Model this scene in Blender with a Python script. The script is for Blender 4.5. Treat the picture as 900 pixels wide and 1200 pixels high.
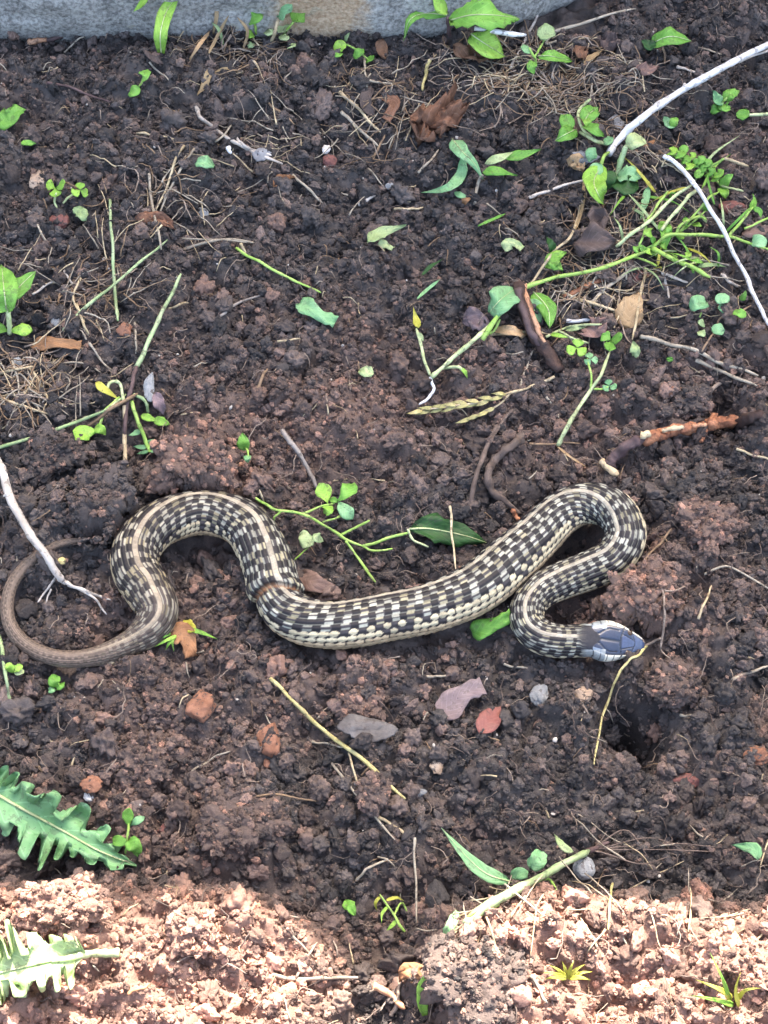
import bpy, bmesh, math, random
import numpy as np
from mathutils import Vector, Matrix, noise as mnoise

for o in list(bpy.data.objects):
    bpy.data.objects.remove(o)
scene = bpy.context.scene
COL = scene.collection
R = math.radians
random.seed(7)
rng = np.random.default_rng(11)

# ------------------------------------------------------------------ camera
ELEV, DIST, HALF = R(60), 1.0, 0.2          # look-down angle, metres to the soil, half width per metre
cd = bpy.data.cameras.new('camera'); cam = bpy.data.objects.new('camera', cd); COL.objects.link(cam)
cam.location = (0, -DIST*math.cos(ELEV), DIST*math.sin(ELEV))
cam.rotation_euler = (R(90)-ELEV, 0, 0)
cd.sensor_fit = 'HORIZONTAL'; cd.sensor_width = 36; cd.lens = 18/HALF
cd.clip_start = 0.01; cd.clip_end = 200
scene.camera = cam

# ------------------------------------------------------------------ sky, sun, exposure
SUN_EL, SUN_AZ = R(50), R(14)
w = bpy.data.worlds.new('World'); scene.world = w; w.use_nodes = True
nt = w.node_tree; bg = nt.nodes['Background']
sk = nt.nodes.new('ShaderNodeTexSky'); sk.sky_type = 'NISHITA'; sk.sun_disc = False
sk.sun_elevation = SUN_EL; sk.sun_rotation = SUN_AZ
sk.air_density = 1.0; sk.dust_density = 6.0; sk.ozone_density = 0.4
nt.links.new(sk.outputs[0], bg.inputs[0]); bg.inputs[1].default_value = 0.15
SUN_DIR = Vector((math.sin(SUN_AZ)*math.cos(SUN_EL), math.cos(SUN_AZ)*math.cos(SUN_EL), math.sin(SUN_EL)))
sl = bpy.data.lights.new('sun', 'SUN'); sl.energy = 4.0; sl.angle = R(0.5); sl.color = (1, 0.95, 0.87)
so = bpy.data.objects.new('sun', sl); COL.objects.link(so)
so.rotation_euler = SUN_DIR.to_track_quat('Z', 'Y').to_euler(); so.location = SUN_DIR*5
scene.view_settings.view_transform = 'Standard'; scene.view_settings.look = 'None'
scene.view_settings.gamma = 1; scene.view_settings.use_curve_mapping = False
scene.view_settings.exposure = 2.68

# ------------------------------------------------------------------ noise and pixel helpers
_perm = rng.permutation(512); _ga = rng.uniform(0, 2*math.pi, 512)
def perlin(x, y, seed=0):
    x = np.asarray(x, float)+seed*17.31; y = np.asarray(y, float)-seed*9.77
    xi = np.floor(x).astype(int); yi = np.floor(y).astype(int); xf = x-xi; yf = y-yi
    def g(ix, iy, fx, fy):
        a = _ga[_perm[(_perm[ix & 511]+iy) & 511]]
        return np.cos(a)*fx+np.sin(a)*fy
    u = xf**3*(xf*(xf*6-15)+10); v = yf**3*(yf*(yf*6-15)+10)
    a = g(xi, yi, xf, yf); b = g(xi+1, yi, xf-1, yf); c = g(xi, yi+1, xf, yf-1); d = g(xi+1, yi+1, xf-1, yf-1)
    return (a+(b-a)*u)*(1-v)+(c+(d-c)*u)*v
def sstep(a, b, x):
    t = np.clip((x-a)/(b-a), 0, 1); return t*t*(3-2*t)
CP = np.array(cam.location)
def ray(px, py):
    X = (px-450)/450*HALF; Y = (600-py)/450*HALF
    return np.array([X, math.cos(ELEV)+Y*math.sin(ELEV), -math.sin(ELEV)+Y*math.cos(ELEV)])
def flat(px, py, z=0.0):
    d = ray(px, py); t = (z-CP[2])/d[2]; return CP+d*t
PX = 2*HALF/900*DIST            # one photograph pixel in metres at the middle of the soil
def pxm(px, py): return PX*np.linalg.norm(flat(px, py)-CP)/DIST

# ------------------------------------------------------------------ terrain
LUMPS = [  # px, py, radius px, height m
    (120, 600, 60, .012), (222, 552, 52, .010), (768, 706, 50, .010), (560, 1150, 60, .016), (265, 975, 60, .007),
    (750, 858, 34, -.040), (728, 842, 24, -.022), (845, 470, 36, -.026), (680, 640, 34, -.020), (662, 716, 26, -.018),
    (455, 1085, 55, -.014), (130, 740, 26, -.012), (140, 640, 22, -.006), (235, 640, 40, -.006),
    (420, 500, 70, .006), (400, 560, 60, -.004), (330, 480, 50, .006), (60, 520, 60, -.005), (180, 520, 40, -.010),
    (530, 560, 60, .006), (830, 610, 50, .007), (880, 720, 50, .008), (860, 560, 30, -.008), (600, 640, 60, -.003),
    (300, 720, 40, -.006), (100, 850, 60, .003), (380, 870, 40, -.006), (620, 930, 80, .006), (60, 1010, 50, -.009),
    (700, 1000, 60, -.004), (460, 1000, 50, .003), (580, 420, 60, .005), (380, 380, 60, .005), (740, 440, 60, .006)]
LW = [(flat(a, b)[0], flat(a, b)[1], r*pxm(a, b), h) for a, b, r, h in LUMPS]
yA, yB = flat(450, 1030)[1], flat(450, 1110)[1]
xD = flat(455, 1100)[0]
def mound(x, y):
    wob = 0.020*perlin(x*14, y*9, 5)+0.010*perlin(x*45, y*30, 7)
    m = 1-sstep(yB, yA, y+wob)
    gap = np.exp(-((x-xD)/0.034)**2)
    return m*(1-0.95*gap)
def Hsmooth(x, y):
    x = np.asarray(x, float); y = np.asarray(y, float)
    fade = np.exp(-((np.abs(x)/1.2)**4))*np.exp(-((np.abs(y)/1.2)**4))
    z = 0.012*perlin(x*6, y*6, 1)*fade
    for lx, ly, r, h in LW:
        z = z+h*np.exp(-(((x-lx)**2+((y-ly)*0.9)**2)/(r*r))**1.3)
    return z+0.040*mound(x, y)
SN = None                       # filled after the snake's path is known: (xy, base z, radius)
def Hdetail(x, y):
    m = mound(x, y)
    z = 0.022*np.abs(perlin(x*17, y*17, 2))+0.019*np.abs(perlin(x*38, y*38, 3))+0.010*np.abs(perlin(x*85, y*85, 4))-0.0125
    z += 0.0040*perlin(x*130, y*130, 10)+0.0020*perlin(x*260, y*260, 6)
    z += m*(0.004*(1-2*np.abs(perlin(x*60, y*60, 8)))+0.003*perlin(x*140, y*140, 9))
    return z
def snake_dist(x, y):
    x = np.asarray(x, float).ravel(); y = np.asarray(y, float).ravel()
    d = np.full(x.shape, 1e3); bz = np.zeros(x.shape); rr = np.full(x.shape, .01)
    if SN is None: return d, bz, rr
    xy, b, r = SN
    near = np.where((x > xy[:, 0].min()-.04) & (x < xy[:, 0].max()+.04) & (y > xy[:, 1].min()-.04) & (y < xy[:, 1].max()+.04))[0]
    for k in range(0, len(near), 20000):
        i = near[k:k+20000]
        D = (x[i][:, None]-xy[:, 0][None])**2+(y[i][:, None]-xy[:, 1][None])**2
        D = np.sqrt(D)-r[None]
        j = D.argmin(1)
        d[i] = D[np.arange(len(i)), j]; bz[i] = b[j]; rr[i] = r[j]
    return d, bz, rr
def H(x, y):
    x = np.asarray(x, float); y = np.asarray(y, float); sh = x.shape
    z = Hsmooth(x, y)+Hdetail(x, y)
    if SN is not None:
        d, b, r = snake_dist(x, y)
        d = d.reshape(sh); b = b.reshape(sh)
        k = 1-sstep(-0.002, 0.007, d)            # 1 under the body
        z = z*(1-k)+np.minimum(z, b+0.0005)*k
    return z
CR = 0.0028                     # crumbs raise the walking surface a little
def at(px, py, h=0.0, surf=None):
    f = surf or surf_grid
    d = ray(px, py); z = 0.0
    for _ in range(10):
        t = (z+h-CP[2])/d[2]; p = CP+d*t
        z = 0.5*z+0.5*f(p[0], p[1])
    t = (z+h-CP[2])/d[2]
    return Vector(CP+d*t)

# ------------------------------------------------------------------ materials
MATS = {}
def nodes(name):
    m = bpy.data.materials.new(name); m.use_nodes = True
    t = m.node_tree; b = t.nodes['Principled BSDF']; MATS[name] = m
    return m, t, b
def N(t, typ, **kw):
    n = t.nodes.new(typ)
    for k, v in kw.items(): setattr(n, k, v)
    return n
def noise_node(t, scale, detail=3, rough=.6, coord='Position'):
    if coord == 'Position':
        c = N(t, 'ShaderNodeNewGeometry').outputs['Position']
    else:
        c = N(t, 'ShaderNodeTexCoord').outputs[coord]
    n = N(t, 'ShaderNodeTexNoise'); n.inputs['Scale'].default_value = scale
    n.inputs['Detail'].default_value = detail; n.inputs['Roughness'].default_value = rough
    t.links.new(c, n.inputs['Vector']); return n.outputs['Fac']
def ramp(t, fac, stops):
    r = N(t, 'ShaderNodeValToRGB'); e = r.color_ramp.elements
    while len(e) < len(stops): e.new(.5)
    for k, (p, c) in enumerate(stops): e[k].position = p; e[k].color = (*c, 1)
    t.links.new(fac, r.inputs[0]); return r.outputs[0]
def mix(t, fac, a, b, mode='MIX'):
    n = N(t, 'ShaderNodeMix', data_type='RGBA', blend_type=mode)
    for s, v in ((0, fac), (6, a), (7, b)):
        if hasattr(v, 'is_linked') or isinstance(v, bpy.types.NodeSocket): t.links.new(v, n.inputs[s])
        elif isinstance(v, (int, float)): n.inputs[s].default_value = v
        else: n.inputs[s].default_value = (*v, 1)
    return n.outputs[2]
def bump(t, b, fac, strength, dist):
    n = N(t, 'ShaderNodeBump'); n.inputs['Strength'].default_value = strength; n.inputs['Distance'].default_value = dist
    t.links.new(fac, n.inputs['Height']); t.links.new(n.outputs[0], b.inputs['Normal'])
def math_node(t, op, a, b=None):
    n = N(t, 'ShaderNodeMath', operation=op)
    for i, v in enumerate((a, b)):
        if v is None: continue
        if isinstance(v, bpy.types.NodeSocket): t.links.new(v, n.inputs[i])
        else: n.inputs[i].default_value = v
    return n.outputs[0]

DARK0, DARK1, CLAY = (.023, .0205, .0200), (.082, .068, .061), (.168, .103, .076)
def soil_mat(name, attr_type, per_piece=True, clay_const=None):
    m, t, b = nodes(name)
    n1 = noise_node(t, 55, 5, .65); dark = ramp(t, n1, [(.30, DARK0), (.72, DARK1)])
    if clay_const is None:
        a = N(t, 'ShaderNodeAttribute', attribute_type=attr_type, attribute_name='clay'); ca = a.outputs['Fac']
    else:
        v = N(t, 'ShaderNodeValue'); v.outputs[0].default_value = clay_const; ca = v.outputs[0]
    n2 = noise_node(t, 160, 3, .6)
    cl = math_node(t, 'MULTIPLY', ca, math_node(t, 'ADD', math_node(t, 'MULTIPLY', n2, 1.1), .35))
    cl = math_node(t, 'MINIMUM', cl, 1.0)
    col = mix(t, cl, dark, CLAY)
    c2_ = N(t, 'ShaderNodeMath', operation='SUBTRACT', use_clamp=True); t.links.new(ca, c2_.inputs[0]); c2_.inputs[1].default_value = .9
    col = mix(t, c2_.outputs[0], col, (.255, .138, .097))  # heap tone beyond clay: its sunlit look put into the soil colour
    if per_piece:
        oi = N(t, 'ShaderNodeObjectInfo')
        var = ramp(t, oi.outputs['Random'], [(0, (.45, .45, .46)), (.45, (1, 1, 1)), (.85, (1.9, 1.86, 1.84)), (.95, (2.5, 2.1, 1.85)), (1, (3.2, 2.9, 2.7))])
        col = mix(t, 1.0, col, var, 'MULTIPLY')
    fine = noise_node(t, 900, 3, .7)
    col = mix(t, 1.0, col, ramp(t, fine, [(.25, (.7, .7, .7)), (.75, (1.3, 1.3, 1.3))]), 'MULTIPLY')
    t.links.new(col, b.inputs['Base Color'])
    b.inputs['Roughness'].default_value = .66; b.inputs['Specular IOR Level'].default_value = .5
    bump(t, b, noise_node(t, 1000, 5, .75), 1.0, .0009)
    return m
soil_mat('soil', 'GEOMETRY', False); soil_mat('crumb', 'INSTANCER', True)
for nme, c in (('clod_dark', .12), ('clod_brown', .45), ('clod_red', .75), ('clod_sun', 1.7)): soil_mat(nme, 'GEOMETRY', False, c)  # last one is the red clod paled, sunlight put into its colour

def dirty(t, col, amount):
    d1 = math_node(t, 'GREATER_THAN', noise_node(t, 260, 4, .7), .57); d2 = noise_node(t, 60, 3, .6)
    f = math_node(t, 'MULTIPLY', math_node(t, 'MULTIPLY', d1, d2), amount*2)
    return mix(t, math_node(t, 'MINIMUM', f, .9), col, (.055, .042, .036))
def simple(name, c1, c2, scale=120, rough=.7, bs=.4, spec=.3, detail=4, coord='Position', bscale=None, bdist=.0005):
    m, t, b = nodes(name)
    f = noise_node(t, scale, detail, .6, coord)
    col = ramp(t, f, [(.32, c1), (.68, c2)])
    lowf = noise_node(t, 42, 3, .6, coord)
    col = mix(t, 1.0, col, ramp(t, lowf, [(.3, (.66, .62, .58)), (.6, (1.06, 1.05, 1.03))]), 'MULTIPLY')
    if name not in ('fence_wood', 'grit'): col = dirty(t, col, .85 if name.startswith('stone') else .5)
    t.links.new(col, b.inputs['Base Color'])
    b.inputs['Roughness'].default_value = rough; b.inputs['Specular IOR Level'].default_value = spec
    bump(t, b, noise_node(t, bscale or scale*5, 3), bs, bdist)
    return m
def leaf_mat(name, c1, c2, trans=.25, rough=.42):
    m, t, b = nodes(name)
    f = noise_node(t, 130, 4, .6)
    col = ramp(t, f, [(.3, c1), (.7, c2)])
    uv = N(t, 'ShaderNodeUVMap'); uv.uv_map = 'UVMap'
    sp = N(t, 'ShaderNodeSeparateXYZ'); t.links.new(uv.outputs[0], sp.inputs[0])
    ax = math_node(t, 'ABSOLUTE', sp.outputs[0])
    vv = math_node(t, 'SUBTRACT', math_node(t, 'MULTIPLY', sp.outputs[1], 7.0), math_node(t, 'MULTIPLY', ax, 2.2))
    s = math_node(t, 'ABSOLUTE', math_node(t, 'SINE', math_node(t, 'MULTIPLY', vv, math.pi)))
    vein = math_node(t, 'LESS_THAN', s, .16)
    oi = N(t, 'ShaderNodeObjectInfo')
    var = ramp(t, oi.outputs['Random'], [(0, (.72, .78, .7)), (1, (1.2, 1.12, 1.05))])
    col = mix(t, 1.0, col, var, 'MULTIPLY')
    col = mix(t, math_node(t, 'MULTIPLY', vein, .22), col, tuple(min(1, x*1.6+.03) for x in c2))
    spk = noise_node(t, 420, 2, .5)
    col = mix(t, math_node(t, 'MULTIPLY', math_node(t, 'GREATER_THAN', spk, .68), .55), col, tuple(x*.35+.02 for x in c1))
    col = dirty(t, col, .32)
    t.links.new(col, b.inputs['Base Color'])
    b.inputs['Roughness'].default_value = rough+.1; b.inputs['Specular IOR Level'].default_value = .28
    bump(t, b, math_node(t, 'ADD', math_node(t, 'MULTIPLY', s, .5), noise_node(t, 350, 2)), .35, .0004)
    tr = N(t, 'ShaderNodeBsdfTranslucent'); t.links.new(col, tr.inputs[0])
    mx = N(t, 'ShaderNodeMixShader'); mx.inputs[0].default_value = trans
    t.links.new(b.outputs[0], mx.inputs[1]); t.links.new(tr.outputs[0], mx.inputs[2])
    t.links.new(mx.outputs[0], t.nodes['Material Output'].inputs[0])
    return m
leaf_mat('green', (.12, .31, .05), (.23, .48, .095))
leaf_mat('lime', (.23, .45, .06), (.36, .60, .12))
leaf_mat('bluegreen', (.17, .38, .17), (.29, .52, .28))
leaf_mat('darkgreen', (.018, .06, .016), (.05, .14, .04))
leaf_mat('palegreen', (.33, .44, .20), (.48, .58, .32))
leaf_mat('yellow', (.42, .40, .05), (.55, .55, .12))
leaf_mat('deadleaf', (.11, .055, .033), (.24, .13, .085), .08, .7)
leaf_mat('pinkleaf', (.20, .115, .10), (.30, .19, .17), .08, .65)
leaf_mat('tanleaf', (.30, .20, .11), (.44, .32, .19), .1, .7)
leaf_mat('orangeleaf', (.24, .115, .055), (.40, .21, .11), .1, .65)
leaf_mat('chaff', (.34, .30, .12), (.52, .47, .24), .1, .6)
leaf_mat('greyleaf', (.055, .042, .04), (.12, .09, .085), .03, .75)
leaf_mat('purpleleaf', (.16, .115, .125), (.25, .19, .20), .04, .65)
leaf_mat('redleaf', (.17, .06, .055), (.25, .105, .09), .05, .6)
simple('stalk_green', (.24, .42, .07), (.38, .55, .15), 150, .5)
simple('stalk_pale', (.40, .48, .22), (.54, .60, .34), 150, .55)
simple('stalk_dusky', (.25, .37, .16), (.40, .48, .28), 90, .5)
simple('straw', (.36, .28, .16), (.56, .47, .31), 140, .65)
simple('straw_grey', (.26, .225, .17), (.42, .37, .29), 140, .7)
simple('straw_brown', (.15, .10, .06), (.29, .20, .125), 140, .75)
simple('straw_yellow', (.44, .38, .14), (.60, .54, .27), 140, .55)
simple('white_stalk', (.60, .60, .60), (.78, .78, .78), 90, .5)
simple('pale_twig', (.36, .32, .275), (.60, .55, .49), 110, .65)
simple('grey_twig', (.17, .145, .125), (.30, .265, .235), 110, .75)
simple('root', (.075, .055, .045), (.17, .13, .11), 120, .8)
simple('root_pale', (.20, .15, .115), (.36, .29, .23), 120, .75)
simple('bark', (.028, .018, .016), (.085, .050, .040), 90, .75, 1.0)
simple('bark_purple', (.065, .040, .042), (.14, .095, .09), 90, .7, .9)
simple('bark_grey', (.07, .062, .06), (.15, .14, .135), 90, .7, .9)
simple('peeled', (.20, .075, .042), (.50, .23, .12), 140, .6, 1.0, bdist=.001)
simple('woodpale', (.55, .42, .24), (.68, .56, .38), 150, .7)
simple('woodorange', (.42, .19, .10), (.60, .36, .22), 110, .7)
simple('seed', (.40, .36, .09), (.55, .52, .20), 200, .6)
simple('stone_grey', (.16, .165, .17), (.30, .30, .31), 160, .7, .7)
simple('stone_blue', (.16, .175, .185), (.32, .33, .335), 260, .75, .9)
simple('stone_white', (.50, .48, .45), (.74, .72, .70), 160, .6, .5)
simple('stone_tan', (.28, .20, .14), (.42, .33, .25), 160, .75, .7)
simple('stone_orange', (.16, .072, .043), (.28, .14, .088), 160, .8, .8)
simple('stone_red', (.13, .052, .045), (.21, .095, .08), 160, .75, .7)
simple('grit', (.36, .33, .29), (.62, .58, .52), 300, .8)
simple('fence_wood', (.16, .105, .065), (.27, .19, .125), 14, .8, .6, bscale=120, bdist=.002)

# edging stone: grey granite, with a tan patch
m, t, b = nodes('granite')
f1 = noise_node(t, 60, 6, .7); f2 = noise_node(t, 420, 3, .6)
c = mix(t, .5, ramp(t, f1, [(.36, (.15, .147, .135)), (.64, (.56, .545, .49))]), ramp(t, f2, [(.38, (.09, .088, .082)), (.60, (.60, .58, .53))]))
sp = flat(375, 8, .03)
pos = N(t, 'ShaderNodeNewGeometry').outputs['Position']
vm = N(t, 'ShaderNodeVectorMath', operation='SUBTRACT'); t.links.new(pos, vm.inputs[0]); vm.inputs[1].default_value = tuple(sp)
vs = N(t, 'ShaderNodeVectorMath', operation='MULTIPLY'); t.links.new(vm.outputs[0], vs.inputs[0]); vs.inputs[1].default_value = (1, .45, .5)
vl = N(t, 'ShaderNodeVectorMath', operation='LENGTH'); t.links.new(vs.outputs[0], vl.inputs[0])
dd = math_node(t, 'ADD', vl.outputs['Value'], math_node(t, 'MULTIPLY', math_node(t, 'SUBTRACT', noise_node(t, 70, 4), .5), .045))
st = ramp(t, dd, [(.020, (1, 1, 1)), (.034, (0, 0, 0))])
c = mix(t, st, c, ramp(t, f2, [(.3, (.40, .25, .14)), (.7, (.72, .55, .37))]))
lich = math_node(t, 'GREATER_THAN', noise_node(t, 38, 3), .66)
c = mix(t, math_node(t, 'MULTIPLY', lich, .45), c, (.42, .38, .27))
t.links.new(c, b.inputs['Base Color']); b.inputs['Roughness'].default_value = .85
bump(t, b, math_node(t, 'ADD', f1, noise_node(t, 380, 5, .7)), 1.0, .0025)

# snake skin: the animal's own pattern lives in a colour attribute
m, t, b = nodes('snake_skin')
a = N(t, 'ShaderNodeAttribute', attribute_name='skin')
c = mix(t, 1.0, a.outputs['Color'], ramp(t, noise_node(t, 700, 3), [(.3, (.8, .8, .8)), (.7, (1.15, 1.15, 1.15))]), 'MULTIPLY')
t.links.new(c, b.inputs['Base Color'])
g = N(t, 'ShaderNodeAttribute', attribute_name='gloss')
t.links.new(math_node(t, 'SUBTRACT', .58, math_node(t, 'MULTIPLY', g.outputs['Fac'], .36)), b.inputs['Roughness'])
t.links.new(math_node(t, 'ADD', .28, math_node(t, 'MULTIPLY', g.outputs['Fac'], .35)), b.inputs['Specular IOR Level'])
bump(t, b, noise_node(t, 1600, 2), .25, .0003)
m, t, b = nodes('eye'); b.inputs['Base Color'].default_value = (.006, .005, .005, 1); b.inputs['Roughness'].default_value = .08
m, t, b = nodes('iris'); b.inputs['Base Color'].default_value = (.06, .035, .018, 1); b.inputs['Roughness'].default_value = .2

# ------------------------------------------------------------------ object helpers
def link(o, parent=None, label=None, cat=None, group=None, kind=None):
    COL.objects.link(o)
    if parent: o.parent = parent
    if label: o['label'] = label
    if cat: o['category'] = cat
    if group: o['group'] = group
    if kind: o['kind'] = kind
    return o
def mesh(name, V, F, mat, parent=None, org=None, smooth=True, uv=None, **kw):
    org = Vector((0, 0, 0)) if org is None else Vector(org)
    me = bpy.data.meshes.new(name)
    me.from_pydata([tuple(Vector(v)-org) for v in V], [], F)
    if uv is not None:
        l = me.uv_layers.new(name='UVMap')
        vi = np.zeros(len(me.loops), int); me.loops.foreach_get('vertex_index', vi)
        l.data.foreach_set('uv', np.asarray(uv, float)[vi].ravel())
    if smooth: me.polygons.foreach_set('use_smooth', [True]*len(me.polygons))
    me.materials.append(MATS[mat]); me.update()
    o = bpy.data.objects.new(name, me)
    if parent is None: o.location = org
    return link(o, parent, **kw)
def thing(name, label, cat, loc, group=None):
    o = bpy.data.objects.new(name, None); o.empty_display_size = .01; o.location = loc
    return link(o, None, label, cat, group)
def catmull(P, n=6):
    P = [np.array(p, float) for p in P]
    if len(P) < 3:
        return [P[0]+(P[-1]-P[0])*k/n for k in range(n+1)]
    Q = [2*P[0]-P[1]]+P+[2*P[-1]-P[-2]]; out = []
    for i in range(1, len(Q)-2):
        a, b_, c_, d_ = Q[i-1:i+3]
        for k in range(n):
            u = k/n
            out.append(.5*((2*b_)+(c_-a)*u+(2*a-5*b_+4*c_-d_)*u*u+(3*b_-a-3*c_+d_)*u**3))
    out.append(P[-1]); return out
def tube(P, rad, seg=7, rough=0.0, seed=0, flatz=1.0):
    P = [Vector(p) for p in P]; n = len(P); V = []; F = []
    ref = Vector((0, 0, 1))
    for i, p in enumerate(P):
        tg = (P[min(i+1, n-1)]-P[max(i-1, 0)])
        tg = tg.normalized() if tg.length > 1e-9 else Vector((1, 0, 0))
        s = tg.cross(ref)
        if s.length < 1e-3: s = tg.cross(Vector((0, 1, 0)))
        s.normalize(); u = s.cross(tg).normalized()
        r = rad(i/(n-1)) if callable(rad) else rad
        for k in range(seg):
            a = 2*math.pi*k/seg
            q = r*(1+rough*mnoise.noise(Vector((i*.35+seed*7.1, math.cos(a)*1.2+seed, math.sin(a)*1.2))))
            V.append(p+s*math.cos(a)*q+u*math.sin(a)*q*flatz)
    for i in range(n-1):
        for k in range(seg):
            k2 = (k+1) % seg
            F.append((i*seg+k, i*seg+k2, (i+1)*seg+k2, (i+1)*seg+k))
    F.append(tuple(range(seg-1, -1, -1))); F.append(tuple(range((n-1)*seg, n*seg)))
    return V, F
PROF = {
    'ovate': lambda t: math.sin(math.pi*t**.72)**.85 if 0 < t < 1 else .02,
    'obovate': lambda t: math.sin(math.pi*t**1.5)**.8 if 0 < t < 1 else .04,
    'lance': lambda t: math.sin(math.pi*t**.6)**1.1 if 0 < t < 1 else .02,
    'round': lambda t: math.sqrt(max(.0, 1-(2*t-1)**2))+.02,
    'strap': lambda t: min(1, (1-t)*4)**.8*.9*min(1, .45+t*2)+.03,
    'lobe': lambda t: (1-.25*t)*math.sqrt(max(0, 1-max(0, (t-.72)/.28)**2))+.02,
    'grass': lambda t: (1-t**1.6)*min(1, .5+t*3)+.02,
    'scrap': lambda t: .8+.2*math.sin(t*7)-(.25 if t > .9 else 0)-(.3 if t < .08 else 0),
}
def leafgrid(P, hw, prof='ovate', lobes=None, nl=12, nw=6, fold=.18, cup=.0, normal=(0, -.25, 1), notch=0, teeth=0, tn=9, wav=0, seed=0, thick=.00028):
    """strip of nl x nw cells along P, closed with an underside; returns verts, faces, uv"""
    P = [Vector(p) for p in P]
    C = [Vector(q) for q in catmull(P, max(2, nl//max(1, len(P)-1)))]
    # resample evenly
    L = [0]
    for i in range(1, len(C)): L.append(L[-1]+(C[i]-C[i-1]).length)
    def pt(s):
        s = max(0, min(L[-1], s))
        for i in range(1, len(L)):
            if s <= L[i]+1e-12:
                f = (s-L[i-1])/max(1e-9, L[i]-L[i-1]); return C[i-1].lerp(C[i], f)
        return C[-1]
    V = []; UV = []; F = []; nrm = Vector(normal).normalized(); pf = PROF[prof]
    rows = nl+1; cols = nw+1
    for side in (0, 1):
        for i in range(rows):
            t_ = i/nl
            p0 = pt(t_*L[-1]); tg = (pt(min(1, t_+.04)*L[-1])-pt(max(0, t_-.04)*L[-1])).normalized()
            s = tg.cross(nrm)
            s = s.normalized() if s.length > 1e-4 else Vector((1, 0, 0))
            up = s.cross(tg).normalized()
            wd = pf(t_)*hw
            for j in range(cols):
                u = 2*j/nw-1; tt = 1.0
                if lobes:
                    nlb, dep, sl = lobes; sgu = 1 if u > 0 else -1; ph_ = t_*nlb*(1+.12*sgu)+(.5 if u > 0 else 0)-.42*abs(u)+.32*math.sin(t_*11+seed+sgu)
                    sv = math.sin(2*math.pi*ph_+.5*math.sin(seed+int(ph_)*2.3)); pul = float(sstep(-.45, .35, sv))*(.92+.08*sv)
                    pul *= .55+.55*math.sin(int(ph_)*3.7+(1 if u > 0 else 4)+seed)**2
                    if abs(u) > .3: tt = 1-dep*(1-pul)*(abs(u)-.3)/.7
                if teeth and abs(u) > .6: tt = 1+teeth*(1-((t_*tn) % 1.0)*2)*(abs(u)-.6)/.4
                off = fold*abs(u)*wd-cup*u*u*wd
                if wav:
                    off += wav*1.5*hw*mnoise.noise(Vector((t_*4+seed*3.3, u*1.6, seed*1.7)))*(1 if wav > .65 else min(1, abs(u)*1.5))
                    if wav > .65: off += wav*.7*hw*(abs(mnoise.noise(Vector((t_*9+seed, u*5, seed*2.7))))*2-.4)
                base = p0 if not lobes else pt((t_+lobes[2]*abs(u)**1.3*tt)*L[-1])
                if notch: base = pt(min(1.0, t_)*L[-1]*(1-notch*(1-abs(u)**.8)*t_**2))
                jit = 1+.20*mnoise.noise(Vector((t_*6+seed, u*2, seed*5.1)))
                V.append(base+s*u*wd*tt*jit+up*(off-side*thick)); UV.append((u, t_))
    n0 = rows*cols
    for i in range(nl):
        for j in range(nw):
            a = i*cols+j; b_ = a+1; c_ = a+cols+1; d_ = a+cols
            F.append((a, b_, c_, d_)); F.append((n0+a, n0+d_, n0+c_, n0+b_))
    rim = [j for j in range(cols)]+[i*cols+nw for i in range(1, rows)]+[nl*cols+j for j in range(nw-1, -1, -1)]+[i*cols for i in range(nl-1, 0, -1)]
    for k in range(len(rim)):
        a, b_ = rim[k], rim[(k+1) % len(rim)]; F.append((a, n0+a, n0+b_, b_))
    return V, F, UV
def pts3(pts, dh=0.0):
    return [at(p[0], p[1], (p[2] if len(p) > 2 else 0)/1000+dh) for p in pts]
_sd = [0]
def kink(P, r, sd):
    out = []
    for i, p in enumerate(P):
        f = min(1, i/3, (len(P)-1-i)/3); q = Vector((i*.16+sd*5.3, sd*1.7, 0))
        out.append(np.array(p)+f*min(r, .0009)*np.array([1.1*mnoise.noise(q), 1.1*mnoise.noise(q+Vector((0, 9, 0))), .6*mnoise.noise(q+Vector((0, 0, 9)))]))
    return out
def ride(P, r, amount=1.0):
    P = [np.array(p, float) for p in P]
    need = np.array([max(0.0, surf_grid(p[0], p[1])-CR*.35+r*.4-p[2]) for p in P])*amount
    n_ = len(need); env = need.copy()
    for k in range(1, 6):
        env[k:] = np.maximum(env[k:], need[:-k]*(1-k/8)); env[:-k] = np.maximum(env[:-k], need[k:]*(1-k/8))
    env = np.convolve(np.pad(env, 2, 'edge'), np.ones(5)/5, 'valid') if n_ > 5 else env
    return [p+np.array([0, 0, e]) for p, e in zip(P, env)]
def add_leaf(parent, org, pts, wpx, prof='ovate', mat='green', name='leaf', rib=None, **kw):
    _sd[0] += 1
    P = pts3(pts); hw = wpx*pxm(*pts[0][:2])/2
    kw.setdefault('seed', _sd[0]*1.37); kw.setdefault('wav', .25)
    V, F, UV = leafgrid(P, hw, prof, **kw)
    o = mesh(name, V, F, mat, parent, org, uv=UV)
    if rib:
        C = catmull(P, 6); up = Vector((0, 0, .00025))
        V, F = tube([Vector(q)+up for q in C], lambda u: .00055*(1-u*.8)*rib, 5)
        mesh('midrib', V, F, 'stalk_pale', o, org)
    return o
def add_stem(parent, org, pts, r0, r1=None, mat='stalk_green', name='stem', rough=.15, seg=7, n=7):
    r1 = r0 if r1 is None else r1; k = pxm(*pts[0][:2])
    P = ride(catmull(pts3(pts, r0*k*.6), n), r0*k, .8); _sd[0] += 1
    P = kink(P, r0*k, _sd[0]); nd = random.uniform(3, 6)
    V, F = tube(P, lambda u: (r0+(r1-r0)*u)*k*(.92+.22*math.exp(-(((u*nd+.3) % 1-.5)/.07)**2))*(1-.45*max(0, (u-.9)/.1)), seg, rough+.12, _sd[0])
    return mesh(name, V, F, mat, parent, org)
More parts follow.
